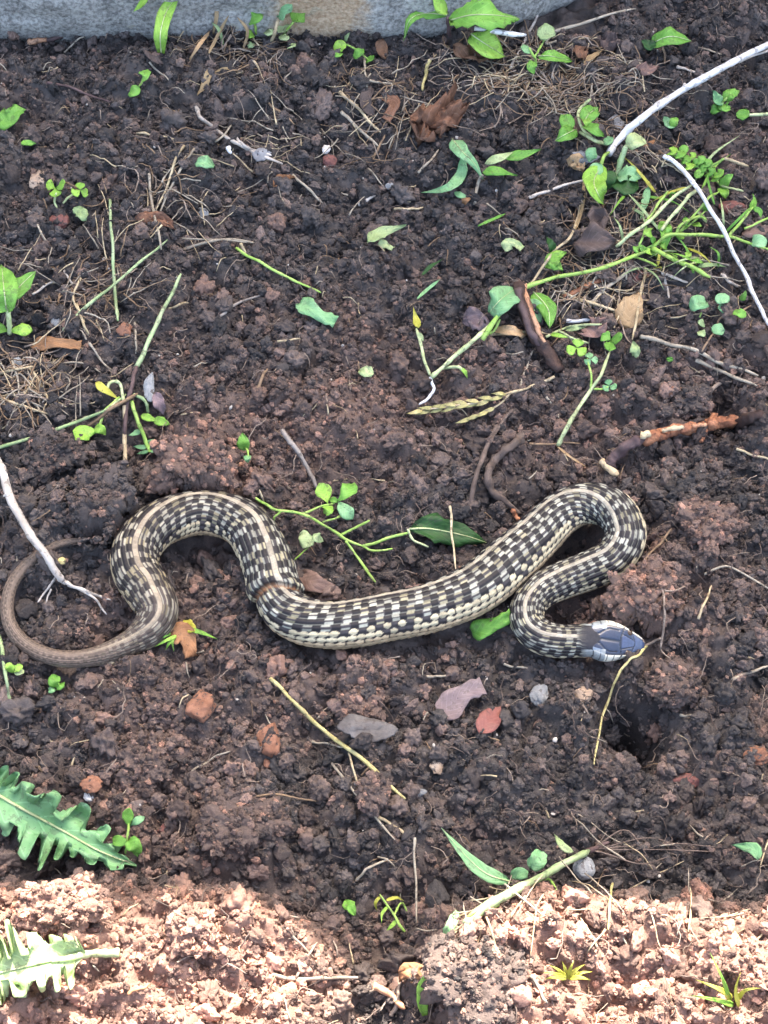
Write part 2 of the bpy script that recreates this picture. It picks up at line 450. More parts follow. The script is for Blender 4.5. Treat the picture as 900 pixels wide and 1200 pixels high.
def plant(name, label, cat, base, stems=(), leaves=(), clovers=(), group=None):
    org = at(*base); e = thing(name, label, cat, org, group)
    for s in stems:
        pts, r0 = s[0], s[1]; kw = s[2] if len(s) > 2 else {}
        add_stem(e, org, pts, r0, **kw)
    for l in leaves:
        kw = l[4] if len(l) > 4 else {}
        add_leaf(e, org, l[0], l[1], l[2], l[3], **kw)
    for (px, py, r, h, rot, mat) in clovers:
        for k in range(3):
            a = R(rot+k*120)
            add_leaf(e, org, [(px, py, h), (px+r*math.cos(a), py+r*.85*math.sin(a), h+.6)], r*1.05, 'obovate', mat, name='leaflet', nl=8, nw=6, notch=.22, fold=.12)
    return e
def straw(pts, r0=1.5, mat='straw', label=None, name='straw', cat='straw', group=None, r1=None, rough=.2, lift=0.0, seg=6):
    r1 = r0*.7 if r1 is None else r1; k = pxm(*pts[0][:2])
    P3 = pts3(pts, r0*k*.5+lift)
    if len(pts) == 2 and (len(pts[0]) < 3):      # let a short stalk rest on the bumps between its ends
        mp = at((pts[0][0]+pts[1][0])/2, (pts[0][1]+pts[1][1])/2, r0*k*.5)
        md = (P3[0]+P3[1])/2; up = max(0, mp.z-md.z)
        P3 = [q+Vector((0, 0, up)) for q in P3]
    P = ride(catmull(P3, 9), r0*k); _sd[0] += 1; org = Vector(P[0])
    P = kink(P, r0*k, _sd[0]); nd = random.uniform(2, 5)
    V, F = tube(P, lambda u: (r0+(r1-r0)*u)*k*.92*(1+.2*math.exp(-(((u*nd+.3) % 1-.5)/.06)**2))*(1-.5*max(0, (u-.92)/.08)), seg, rough+.15, _sd[0])
    return mesh(name, V, F, mat, None, org, label=label, cat=cat, group=group)
def clodmesh(name, seed, sub=4, amp=(.30, .16, .07), freq=(1.1, 2.6, 6.5), squash=.8, ang=False):
    bm = bmesh.new(); bmesh.ops.create_icosphere(bm, subdivisions=sub, radius=1)
    for v in bm.verts:
        d = v.co.normalized(); q = 1.0
        for k, (a_, f_) in enumerate(zip(amp, freq)):
            q += a_*mnoise.noise(d*f_+Vector((seed*3.7+k*11, seed*1.9, -seed)))*1.6
        if ang:
            for k in range(9):
                h_ = Vector((math.sin(seed*5+k*2.1), math.cos(seed*3+k*1.3), math.sin(seed*2+k*3.7+1))).normalized()
                dp = d.dot(h_)
                if dp > .2: q = min(q, .82/dp)
        v.co = d*q; v.co.z *= squash
    me = bpy.data.meshes.new(name); bm.to_mesh(me); bm.free()
    me.polygons.foreach_set('use_smooth', [True]*len(me.polygons)); return me
CLODV = []
def stone(px, py, rx, ry, rz, mat, label, name='stone', cat='stone', group=None, rot=0, sub=4, ang=True, sink=.48, amp=(.30, .16, .09), squash=1.0):
    _sd[0] += 1
    me = clodmesh(name, _sd[0]*.77, sub, amp, squash=squash, ang=ang); me.materials.append(MATS[mat])
    if name == 'soil_clod':                 # crumbly, granular surface
        for v in me.vertices:
            d_ = v.co.normalized(); o3 = Vector((_sd[0]*3.1, 0, 0))
            f1 = mnoise.voronoi(d_*3.2+o3)[0]; f2 = mnoise.voronoi(d_*8.0+o3)[0]
            v.co *= 1.12-.30*f1[0]+.10*(f1[1]-f1[0])-.13*f2[0]
    o = bpy.data.objects.new(name, me); k = pxm(px, py)
    o.scale = (rx*k, ry*k/math.sin(ELEV), rz*k); o.rotation_euler = (0, 0, R(rot))
    p = at(px, py, rz*k*(1-2*sink)); o.location = p
    if name == 'soil_clod':
        M_ = Matrix.Translation(p) @ Matrix.Rotation(R(rot), 4, 'Z') @ Matrix.Diagonal((*o.scale, 1))
        W_ = np.array([tuple(M_ @ v.co) for v in me.vertices]); d_, bz_, _ = snake_dist(W_[:, 0], W_[:, 1])
        for v, dq, bq, wq in zip(me.vertices, d_, bz_, W_):
            if dq < .004 and wq[2] > bq: v.co.z = (bq+(wq[2]-bq)*max(0, dq)/.004-p.z)/o.scale[2]
        cl_ = {'clod_dark': .15, 'clod_brown': .5, 'clod_red': .95, 'clod_sun': 1.7}.get(mat, .8)
        for v in me.vertices:
            if v.co.z > -.3: CLODV.append((M_ @ v.co, cl_, len(me.vertices)/(rx*ry)))
    return link(o, None, label, cat, group)

# ------------------------------------------------------------------ snake path (needed by the soil)
SP = [  # px, py, radius px, dorsal offset (left of travel +), extra lift mm
    (122, 637, 1.0, 0, 0), (104, 634, 2.2, 0, 0), (80, 635, 3.6, .2, 0), (57, 643, 4.6, .2, 0), (30, 663, 6.0, .2, 0), (12, 690, 6.9, .2, 0), (9, 722, 7.4, .2, 0),
    (21, 747, 8.1, .3, 0), (44, 764, 8.8, .4, 0), (73, 772, 9.1, .5, 0), (103, 771, 9.9, .55, 0), (133, 763, 12.6, .5, 0), (159, 750, 15.3, .35, 0),
    (178, 733, 20.5, .1, 0), (184, 713, 23.5, -.2, 0), (172, 690, 25.5, -.35, 0), (159, 666, 26.5, -.2, 0), (161, 641, 26.5, .25, 0), (180, 619, 26, .55, 0),
    (205, 607, 26, .75, 0), (234, 602, 26, .88, 0), (265, 605, 26, .75, 0), (289, 617, 27, .55, 0), (305, 640, 28, .38, 1), (315, 664, 28.5, .22, 2), (322, 690, 28.5, .15, 2),
    (335, 714, 28, .5, 1), (357, 728, 27, .78, 0), (386, 734, 27, .88, 0), (417, 732, 27.5, .88, 0), (457, 724, 27.5, .88, 0), (500, 715, 28, .86, 0), (543, 699, 29, .83, 0),
    (572, 681, 29.5, .80, 0), (601, 656, 29.2, .80, 0), (630, 629, 27, .75, 0), (656, 604, 25, .78, 0), (681, 591, 23.8, .70, 1), (708, 592, 23, .25, 1), (727, 607, 23, -.25, 1),
    (733, 630, 23, -.42, 0), (719, 654, 22.7, -.52, 0), (690, 669, 22, -.58, 0), (660, 680, 21, -.55, 0), (634, 692, 20, -.45, 0), (619, 710, 19, -.22, 0),
    (619, 731, 18.6, .0, 0), (634, 746, 18.5, .28, 0), (658, 751.5, 18, .36, 0), (680, 750.5, 17.5, .3, 1)]
HEAD = [(686, 750.5, 1), (700, 750.5, 1.5), (718, 752, 1), (736, 754.5, 0), (755.5, 757.5, -1.5)]
sm = lambda x, y: float(Hsmooth(np.array([x]), np.array([y]))[0])
ctrl = []
for (px, py, r, q, l) in SP:
    rm = r*PX; p = at(px, py, rm*.93+l/1000, sm); ctrl.append((*p, rm, max(-.965, min(.965, q*1.10))))
ctrl = np.array(ctrl)
# the body bridges small dips: smooth the heights along the path
z = ctrl[:, 2].copy()
for _ in range(2):
    z[1:-1] = .25*z[:-2]+.5*z[1:-1]+.25*z[2:]
for i, (px, py, r, q, l) in enumerate(SP):
    d = ray(px, py); t_ = (z[i]-CP[2])/d[2]; ctrl[i, :3] = CP+d*t_
HL = []
z0 = ctrl[-1, 2]
for k, (px, py, l) in enumerate(HEAD):
    zz = z0+l/1000-.0005*k; d = ray(px, py); HL.append(CP+d*((zz-CP[2])/d[2]))
body = np.array(catmull([c for c in ctrl], 14))
SN = (np.vstack([body[:, :2], np.array(HL)[:, :2]]), np.concatenate([body[:, 2]-body[:, 3]*.93, [z0-17*PX*.8]*len(HL)]),
      np.concatenate([body[:, 3], [19*PX]*len(HL)])*.9)

# ------------------------------------------------------------------ ground
def clay_field(x, y):
    c = .10+.55*perlin(x*9, y*9, 21)+.35*perlin(x*26, y*26, 22)
    for (px, py, r, v) in [(340, 540, 110, .50), (470, 500, 80, .42), (230, 545, 60, .5), (230, 900, 150, .46), (750, 720, 60, .35), (850, 640, 90, .25), (420, 820, 80, .15),
                           (150, 130, 200, -.35), (480, 120, 200, -.2), (650, 200, 150, -.25), (60, 600, 90, -.25), (700, 900, 120, -.15), (300, 700, 60, -.2)]:
        p = flat(px, py); rr = r*PX
        c = c+v*np.exp(-((x-p[0])**2+(y-p[1])**2)/(rr*rr))
    return np.clip(np.clip(c, 0, 1)+1.5*mound(x, y), 0, 1.9)  # mound term drives the painted sunlit tone of the heap
def axis(lo, hi, step, far, n):
    c_ = np.arange(lo, hi+step/2, step); g = np.geomspace(step*1.5, far, n)
    return np.concatenate([lo-g[::-1], c_, hi+g])
xs = axis(-.43, .43, .0015, 6, 26); ys = axis(-.38, .44, .0015, 6, 26)
GX, GY = np.meshgrid(xs, ys)
GZ = H(GX, GY)
nx, ny = len(xs), len(ys)
V = np.stack([GX, GY, GZ], -1).reshape(-1, 3)
idx = np.arange(nx*ny).reshape(ny, nx)
Fq = np.stack([idx[:-1, :-1], idx[:-1, 1:], idx[1:, 1:], idx[1:, :-1]], -1).reshape(-1, 4)
def fastmesh(name, V, Fq):
    me = bpy.data.meshes.new(name)
    me.vertices.add(len(V)); me.vertices.foreach_set('co', np.asarray(V, np.float32).ravel())
    me.loops.add(Fq.size); me.loops.foreach_set('vertex_index', Fq.ravel().astype(np.int32))
    me.polygons.add(len(Fq)); me.polygons.foreach_set('loop_start', np.arange(0, Fq.size, 4, dtype=np.int32))
    me.polygons.foreach_set('use_smooth', np.ones(len(Fq), bool))
    me.update(); me.validate(); return me
me = fastmesh('ground', V, Fq)
at_ = me.attributes.new('clay', 'FLOAT', 'POINT'); at_.data.foreach_set('value', clay_field(V[:, 0], V[:, 1]).astype(np.float32))
me.materials.append(MATS['soil'])
def surf_grid(x, y):            # quick look-up of the finished soil surface
    fx = np.clip(np.interp(x, xs, np.arange(nx)), 0, nx-1.001); fy_ = np.clip(np.interp(y, ys, np.arange(ny)), 0, ny-1.001)
    i, j = int(fx), int(fy_); a_, b_ = fx-i, fy_-j
    return float((GZ[j, i]*(1-a_)+GZ[j, i+1]*a_)*(1-b_)+(GZ[j+1, i]*(1-a_)+GZ[j+1, i+1]*a_)*b_)+CR
link(bpy.data.objects.new('ground', me), kind='structure')

# ------------------------------------------------------------------ unseen fence, added and sized to throw the shade (behind the bed)
fy = 1.30; yE = flat(450, 1165)[1]
fh = (fy-yE)*math.tan(SUN_EL)/math.cos(SUN_AZ)
fz = -.05
fence = thing('added_shade_fence', 'unseen brown board fence added behind the garden bed to shade it from the sun', 'fence', (0, fy, 0))
def boxvf(x0, x1, y0, y1, z0_, z1):
    v = [(x, y, z_) for z_ in (z0_, z1) for y in (y0, y1) for x in (x0, x1)]
    f = [(0, 2, 3, 1), (4, 5, 7, 6), (0, 1, 5, 4), (2, 6, 7, 3), (0, 4, 6, 2), (1, 3, 7, 5)]; return v, f
BV, BF = boxvf(-.075, .075, fy, fy+.02, fz, fh)
bo = mesh('board', BV, BF, 'fence_wood', fence, fence.location, smooth=False)
for k in range(-22, 23):
    if k == 0: continue
    c_ = bo.copy(); link(c_, fence); c_.location = (k*.1495, .0015*(k % 2)+.003, 0)
for zz in (.3, fh-.25):
    v_, f_ = boxvf(-3.35, 3.35, fy+.026, fy+.07, zz, zz+.09); mesh('rail', v_, f_, 'fence_wood', fence, fence.location, smooth=False)
for xx in (-3.2, -1.1, 1.1, 3.2):
    v_, f_ = boxvf(xx-.05, xx+.05, fy+.072, fy+.17, fz, fh-.06); mesh('post', v_, f_, 'fence_wood', fence, fence.location, smooth=False)

# ------------------------------------------------------------------ edging stone
bm = bmesh.new(); bmesh.ops.create_cube(bm, size=2)
bmesh.ops.subdivide_edges(bm, edges=bm.edges[:], cuts=44, use_grid_fill=True)
fr = flat(300, 42)[1]; xr = flat(757, 12)[0]; x0 = -.62
cx, hx = (x0+xr)/2, (xr-x0)/2; hy, hz = .085, .055
for v in bm.verts:
    p = v.co.copy(); n_ = 5.5
    s = (abs(p.x)**n_+abs(p.y)**n_+abs(p.z)**n_)**(1/n_)
    p = p/s
    wx, wy, wz = cx+p.x*hx, fr+hy+p.y*hy, .030+p.z*hz
    e_ = max(0, (wx-(xr-.16))/.16)            # the end rounds away from the path
    wy += .035*e_**2
    wy += .012*max(0, p.z)                    # face leans back
    q = Vector((wx, wy, wz)); dv = .011*mnoise.noise(q*11)+.005*mnoise.noise(q*40)+.002*mnoise.noise(q*130)
    wy += -dv if p.y < 0 else dv; wz += dv*.7
    v.co = (wx, wy, wz)
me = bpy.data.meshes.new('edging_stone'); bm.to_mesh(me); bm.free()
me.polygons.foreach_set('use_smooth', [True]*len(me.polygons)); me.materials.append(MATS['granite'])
link(bpy.data.objects.new('edging_stone', me), None, 'long rough grey stone edging block with a tan patch', 'edging stone')

# ------------------------------------------------------------------ snake
def build_snake():
    global SNAKE
    # densify body by arc length
    C = np.array(catmull([c for c in ctrl], 40))
    hd = np.array(catmull(HL, 40))
    seg = np.linalg.norm(np.diff(C[:, :3], axis=0), axis=1); S = np.concatenate([[0], np.cumsum(seg)])
    step = .00062; sN = np.arange(0, S[-1], step)
    P = np.stack([np.interp(sN, S, C[:, k]) for k in range(5)], -1)
    segh = np.linalg.norm(np.diff(hd, axis=0), axis=1); Sh = np.concatenate([[0], np.cumsum(segh)])
    sh = np.arange(step, Sh[-1], step*.7); sh = np.append(sh, Sh[-1])
    Ph = np.stack([np.interp(sh, Sh, hd[:, k]) for k in range(3)], -1)
    nb, nh = len(P), len(Ph); n = nb+nh
    XYZ = np.vstack([P[:, :3], Ph])
    # smooth positions near the neck
    for _ in range(6): XYZ[1:-1] = .25*XYZ[:-2]+.5*XYZ[1:-1]+.25*XYZ[2:]
    hu = sh/Sh[-1]                                     # 0 neck .. 1 snout
    rad = np.concatenate([P[:, 3], np.zeros(nh)]); q = np.concatenate([P[:, 4], np.interp(hu, [0, .2, 1], [.3, .12, .08])])
    wpx = np.interp(hu, [0, .10, .25, .38, .52, .66, .78, .88, .95, .985, 1], [17.0, 18.8, 22.0, 22.6, 20.4, 16.4, 12.8, 9.8, 7.0, 4.2, .6])
    hpx = np.interp(hu, [0, .10, .25, .45, .62, .80, .92, .975, 1], [17.0, 16.0, 15.5, 15.5, 14.6, 11.5, 8.2, 5.0, .5])
    k5 = np.ones(9)/9
    W = np.concatenate([P[:, 3], wpx*PX]); Hh = np.concatenate([P[:, 3], hpx*PX])
    sm_ = lambda a: np.concatenate([a[:8], np.convolve(a, k5, 'same')[8:-8], a[-8:]])
    W = sm_(W); Hh = sm_(Hh); q = np.convolve(np.pad(q, 20, 'edge'), np.ones(41)/41, 'valid')
    T = np.gradient(XYZ, axis=0); T /= np.linalg.norm(T, axis=1)[:, None]
    view = XYZ-CP; view /= np.linalg.norm(view, axis=1)[:, None]
    s = np.cross(view, T); s /= np.linalg.norm(s, axis=1)[:, None]        # left of travel as the picture shows it
    wv = np.cross(s, T); wv /= np.linalg.norm(wv, axis=1)[:, None]
    wv *= -np.sign((wv*view).sum(1))[:, None]
    # make sure s points to the left in the image
    up_i = np.array([0, math.sin(ELEV), math.cos(ELEV)]); rt = np.array([1., 0, 0])
    left = np.outer(-(T@up_i), rt)+np.outer(T@rt, up_i)
    s *= np.sign((s*left).sum(1))[:, None]
    D = q[:, None]*s+np.sqrt(1-q**2)[:, None]*wv                           # dorsal direction
    D -= (D*T).sum(1)[:, None]*T; D /= np.linalg.norm(D, axis=1)[:, None]
    B = np.cross(T, D)                                                     # animal's left
    NA = 168
    th = (np.arange(NA)+.5)/NA*2*math.pi-math.pi                          # angle from the dorsal line
    dl = np.concatenate([np.full(nb, step), np.full(nh, step*.7)])
    s_all = np.cumsum(dl)
    scl = np.maximum(.0011, .0004+.29*np.concatenate([P[:, 3], np.full(nh, P[-1, 3])]))
    ph = np.cumsum(dl/scl)
    TH, PH = np.meshgrid(th, ph); aTH = np.abs(TH)
    sidx_ = np.sign(TH)*2
    rowf = aTH/(math.pi*.80)*9.5+.5                   # 0.5: dorsal midline; 10: edge of belly
    row = np.floor(rowf).astype(int); fr_ = rowf-row
    stag = .21*row+.10*np.sin(PH*.31+sidx_); pl = PH+stag; il = np.floor(pl).astype(int); fl = pl-il
    ventral = row >= 10
    sidx = np.sign(TH)
    # colours
    def rnd(i, j, k=0.0):
        v_ = np.sin(i*12.9898+j*78.233+k*37.7)*43758.5453; return v_-np.floor(v_)
    rr = rnd(il, row*sidx)
    black = np.array([.015, .013, .0145]); slate = np.array([.046, .041, .043]); pale = np.array([.40, .395, .315]); cream = np.array([.50, .43, .28]); tan = np.array([.33, .295, .225]); belly = np.array([.40, .30, .18])
    col = np.zeros(TH.shape+(3,)); col[:] = slate
    lenpar = np.floor((PH+.18*row+.12*np.sin(row*5.))/1.08).astype(int)
    cell = np.where(row <= 2, 0, 1)
    lenpar = il
    dark = ((lenpar+cell) % 2 == 0)
    flip = rnd(il, row*sidx, 5.) < .05
    dark = dark ^ flip
    spd = np.clip(.19+.16*(rnd(il, row*sidx, 9.)-.5), .06, .30)
    edge = np.abs(fr_-.5)
    endk = (fl > .96) | (fl < .03)
    oval = ((fr_-.5)/.47)**2+((fl-.48)/.50)**2 > 1
    body_rows = (row >= 1) & (row <= 5)
    c_dark = np.where(((edge > .45))[..., None], pale*.32, black*(.8+.5*rr[..., None]))
    c_pale = np.where(((edge > spd) & ~endk)[..., None], (pale*(.45+.6*rr[..., None])*np.where(rnd(il, row*sidx, 3.)[..., None] > .7, np.array([.85, .78, .62]), 1)), slate*(.8+.5*rr[..., None]))
    bc = np.where(dark[..., None], c_dark, c_pale)
    col = np.where(body_rows[..., None], bc, col)
    col = np.where((rowf < .86)[..., None], tan*(.75+.5*rr[..., None]), np.where((row == 0)[..., None], slate, col))
    lat = (row >= 6) & (row <= 8)
    lc = np.where(oval[..., None], black*1.6, cream*(.7+.5*rr[..., None]))
    lc = np.where(((row == 6) & (lenpar % 2 == 0) & (rr > .45))[..., None] | ((row == 7) & (rr > .82))[..., None], slate*.8, lc)
    lc = np.where(((row == 8) & ~oval)[..., None], belly*(.8+.6*rr[..., None]), lc)
    col = np.where(lat[..., None], lc, col)
    col = np.where((row == 9)[..., None], np.where((rr > .55)[..., None] & (edge < .4)[..., None], belly*.55, belly*(.8+.4*rr[..., None])), col)
    vi = np.floor(PH).astype(int); vf = PH-vi
    col = np.where(ventral[..., None], np.where((vf > .9)[..., None], belly*.4, belly*(.85+.3*rnd(vi, vi*0+3)[..., None])), col)
    # the rear of the body grows brown and plain
    sf = s_all/s_all[-1]
    tailw = (1-np.clip((sf-.175)/(.275-.175), 0, 1))[:, None]
    brown = np.array([.150, .122, .100]); tb = np.where((edge > .38)[..., None] | endk[..., None], brown*.65, brown*(.8+.5*rr[..., None]))
    tb = np.where((((row == 2) | (row == 4)) & ((il+row//2) % 2 == 0))[..., None], brown*.5, tb)
    tb = np.where((row >= 7)[..., None], tb*1.25, tb)
    tb = np.where((row == 0)[..., None], brown*1.1*np.clip((tailw-.5)/.5, 0, 1)[..., None]+tan*.95*(1-np.clip((tailw-.5)/.5, 0, 1)[..., None]), tb)
    col = col*(1-tailw[..., None])+tb*tailw[..., None]
    # warmer, browner light scales on the coil next to the tail
    coil = np.clip(1-(sf-.30)/.16, 0, 1)[:, None, None]*np.ones_like(col[..., :1])
    col = col*(1-.6*coil)+.6*coil*col*np.array([.86, .72, .60])
    # relief
    bumpz = (1-(2*edge)**4)*(.35+.65*np.clip(fl/.25, 0, 1)*np.clip((1.02-fl)/.18, 0, 1))
    keel = np.exp(-((fr_-.5)/.10)**2)*.5
    amp = .00050*np.clip(np.concatenate([P[:, 3], np.full(nh, P[-1, 3])])/.012, .25, 1)[:, None]
    disp = amp*(bumpz+keel*(~ventral))
    disp = np.where(ventral, amp*.8*(1-vf), disp)
    # belly is flatter
    sec = 1-.10*np.clip((aTH-1.9)/1.2, 0, 1)
    # crease where the body folds
    ci = np.argmin(np.linalg.norm(XYZ[:, :2]-np.array(at(327, 703, .012, sm))[:2], axis=1)+np.where(np.arange(n) < nb, 0, 9))
    ds = (np.arange(n)-ci)*step
    vis = np.cos(TH-0.0)
    off = ds[:, None]+.0040*np.sin(TH)+.0012*np.sin(TH*3+.5)
    groove = np.exp(-(off/.0016)**2)
    lip = np.exp(-((off+.0045)/.0035)**2)
    stepd = sstep(-.0010, .0012, off)*np.exp(-np.clip(off, 0, 1)/.010)
    disp = disp-.0022*stepd-.0006*groove+.0008*lip
    gm = np.exp(-((off-.0008)/(.0009+.0005*np.sin(TH*2+1)))**2)[..., None]*.6
    orange = np.array([.26, .12, .045])
    col = col*(1-gm)+gm*orange*(.8+.3*rr[..., None])
    g2 = np.exp(-((off+.0008)/.0005)**2)[..., None]; col = col*(1-.85*g2)
    # head
    gl = np.zeros(TH.shape)
    U = np.concatenate([np.full(nb, -1.), hu])[:, None]*np.ones_like(TH)
    hm = U >= 0
    A = np.degrees(aTH); sg = np.degrees(TH)
    blue = np.array([.022, .031, .058]); blk = np.array([.016, .016, .02]); wht = np.array([.74, .70, .56])
    hc = np.zeros_like(col); hc[:] = blk; ge = np.zeros(TH.shape)
    plate = (U > .12) & (A < 41-8*np.clip((U-.8)/.2, 0, 1))
    pid = np.where(U < .56, np.where(sg > 0, 1, 2), np.where(A < 17, 3, np.where(U < .74, np.where(sg > 0, 4, 5), 6)))
    tone = np.choose(pid, [1, .9, 1.0, 2.0, 1.0, 1.05, 2.2])
    hc = np.where(plate[..., None], blue*tone[..., None], hc)
    seam = (np.abs(U-.52-.0012*A) < .013) | ((U < .54) & (A < 3.0)) | ((U > .54) & (U < .76) & (np.abs(A-22+10*(U-.54)/.22) < 2.2)) | (np.abs(U-.78+.0012*A) < .009)
    seam |= (np.abs(A-(30-20*np.clip((.34-U)/.15, 0, 1))) < 3.0) & (U < .50)
    hc = np.where((plate & seam)[..., None], blue*.35, hc)
    postoc = (A > 37) & (A <= 43) & (U > .24) & (U < .74); hc = np.where(postoc[..., None], blk*1.6, hc)
    lab = (A > 42) & (A < 112) & (U > .12); sut = np.abs(((U*8.6+.12*A/64) % 1)-.5) > .43
    hc = np.where(lab[..., None], np.where((sut & (A < 96))[..., None], blk*2, wht), hc)
    mouth = (np.abs(A-97) < 2.2) & (U > .2); hc = np.where(mouth[..., None], blk, hc)
    chin = A >= 112; hc = np.where(chin[..., None], np.array([.5, .47, .38]), hc)
    temp = (A > 28) & (A < 44) & (U > .10) & (U < .28); hc = np.where(temp[..., None], np.array([.16, .20, .25])*np.where(seam, .4, 1)[..., None], hc)
    wedge = (U < .22-.20*A/42) & (A < 46); hc = np.where(wedge[..., None], blk*1.3, hc)
    flare = (U < .30) & (U > .02) & (A > 46-20*np.clip((U-.05)/.2, 0, 1)) & (A < 112); hc = np.where((flare & ~wedge & ~sut)[..., None], np.array([.26, .28, .27]), hc)
    snout = (U > .93); hc = np.where((snout & (A > 30))[..., None], np.array([.26, .19, .14]), hc)
    hw_ = np.clip(hm*1.0*np.clip(U/.05, 0, 1), 0, 1)
    # neck stays patterned until the dark nape
    nape = .9*np.clip((np.concatenate([np.arange(nb)-nb, np.zeros(nh)])[:, None]*step+.0020*(1-A/75))/.0014, 0, 1)
    nd = np.where(A < 85, 1, .0)*nape; col = col*(1-.9*nd[..., None])+.9*nd[..., None]*blk
    col = col*(1-hw_[..., None])+hc*hw_[..., None]
    gl = np.where(plate & ~wedge, 1.0, np.where(wedge, 0, .3))*hw_
    seam = seam & ~wedge
    hd_disp = np.where(seam & plate, -.00030, 0)+np.where(mouth, -.0005, 0)+np.where(lab & sut, -.00022, 0)+np.where(lab, .0003, 0)
    disp = disp*(1-hw_)+hd_disp*hw_
    # brow ridge and flat crown
    brow = .0007*np.exp(-((A-44)/14)**2)*np.exp(-((U-.64)/.13)**2)*hw_
    disp = disp+brow
    ca, sa = np.cos(TH), np.sin(TH)
    ex = np.where(hm, .78, 1.0)
    cx_ = np.sign(ca)*np.abs(ca)**ex; sx_ = np.sign(sa)*np.abs(sa)**ex
    Rw = W[:, None]*sec+disp; Rh = Hh[:, None]*sec+disp
    crown = np.where(hm & (ca > 0), 1-.10*np.exp(-(aTH/.6)**2), 1.0)
    VX = XYZ[:, None, :]+D[:, None, :]*(cx_*Rh*crown)[..., None]+B[:, None, :]*(sx_*Rw)[..., None]
    V_ = VX.reshape(-1, 3)
    ii = np.arange(n*NA).reshape(n, NA); jj = np.roll(ii, -1, 1)
    F_ = np.stack([ii[:-1], jj[:-1], jj[1:], ii[1:]], -1).reshape(-1, 4)
    F_ = F_[:, ::-1]
    me = fastmesh('body', V_, F_)
    ca_ = me.attributes.new('skin', 'FLOAT_COLOR', 'POINT'); ca_.data.foreach_set('color', np.concatenate([col.reshape(-1, 3), np.ones((n*NA, 1))], 1).astype(np.float32).ravel())
    ga = me.attributes.new('gloss', 'FLOAT', 'POINT'); ga.data.foreach_set('value', gl.astype(np.float32).ravel())
    me.materials.append(MATS['snake_skin'])
    org = Vector((float(XYZ[nb//2, 0]), float(XYZ[nb//2, 1]), float(XYZ[nb//2, 2]-P[nb//2, 3])))
    sn = thing('snake', 'dark checkered snake with pale stripe lying in loops on the soil', 'snake', org)
    bo_ = bpy.data.objects.new('body', me); bo_.location = -org; link(bo_, sn)
    # eyes
    i0 = nb+int(np.argmin(np.abs(hu-.66)))
    for sgn in (1, -1):
        a_ = R(50)*sgn
        p = XYZ[i0]+D[i0]*math.cos(a_)**.78*Hh[i0]+B[i0]*sgn*abs(math.sin(a_))**.78*W[i0]
        nrm = Vector(D[i0]*math.cos(R(72))+B[i0]*math.sin(R(72))*sgn).normalized()
        for nm, r_, off_, mt in (('iris', .0019, -.0009, 'iris'), ('pupil', .0014, -.0002, 'eye')):
            bm = bmesh.new(); bmesh.ops.create_uvsphere(bm, u_segments=14, v_segments=8, radius=r_)
            c_ = Vector(p)+nrm*off_-org
            for v in bm.verts: v.co += c_
            m_ = bpy.data.meshes.new(nm); bm.to_mesh(m_); bm.free(); m_.materials.append(MATS[mt])
            m_.polygons.foreach_set('use_smooth', [True]*len(m_.polygons))
            if nm == 'iris':
                par = bpy.data.objects.new('eye', m_); link(par, sn)
            else:
                link(bpy.data.objects.new(nm, m_), par)
build_snake()

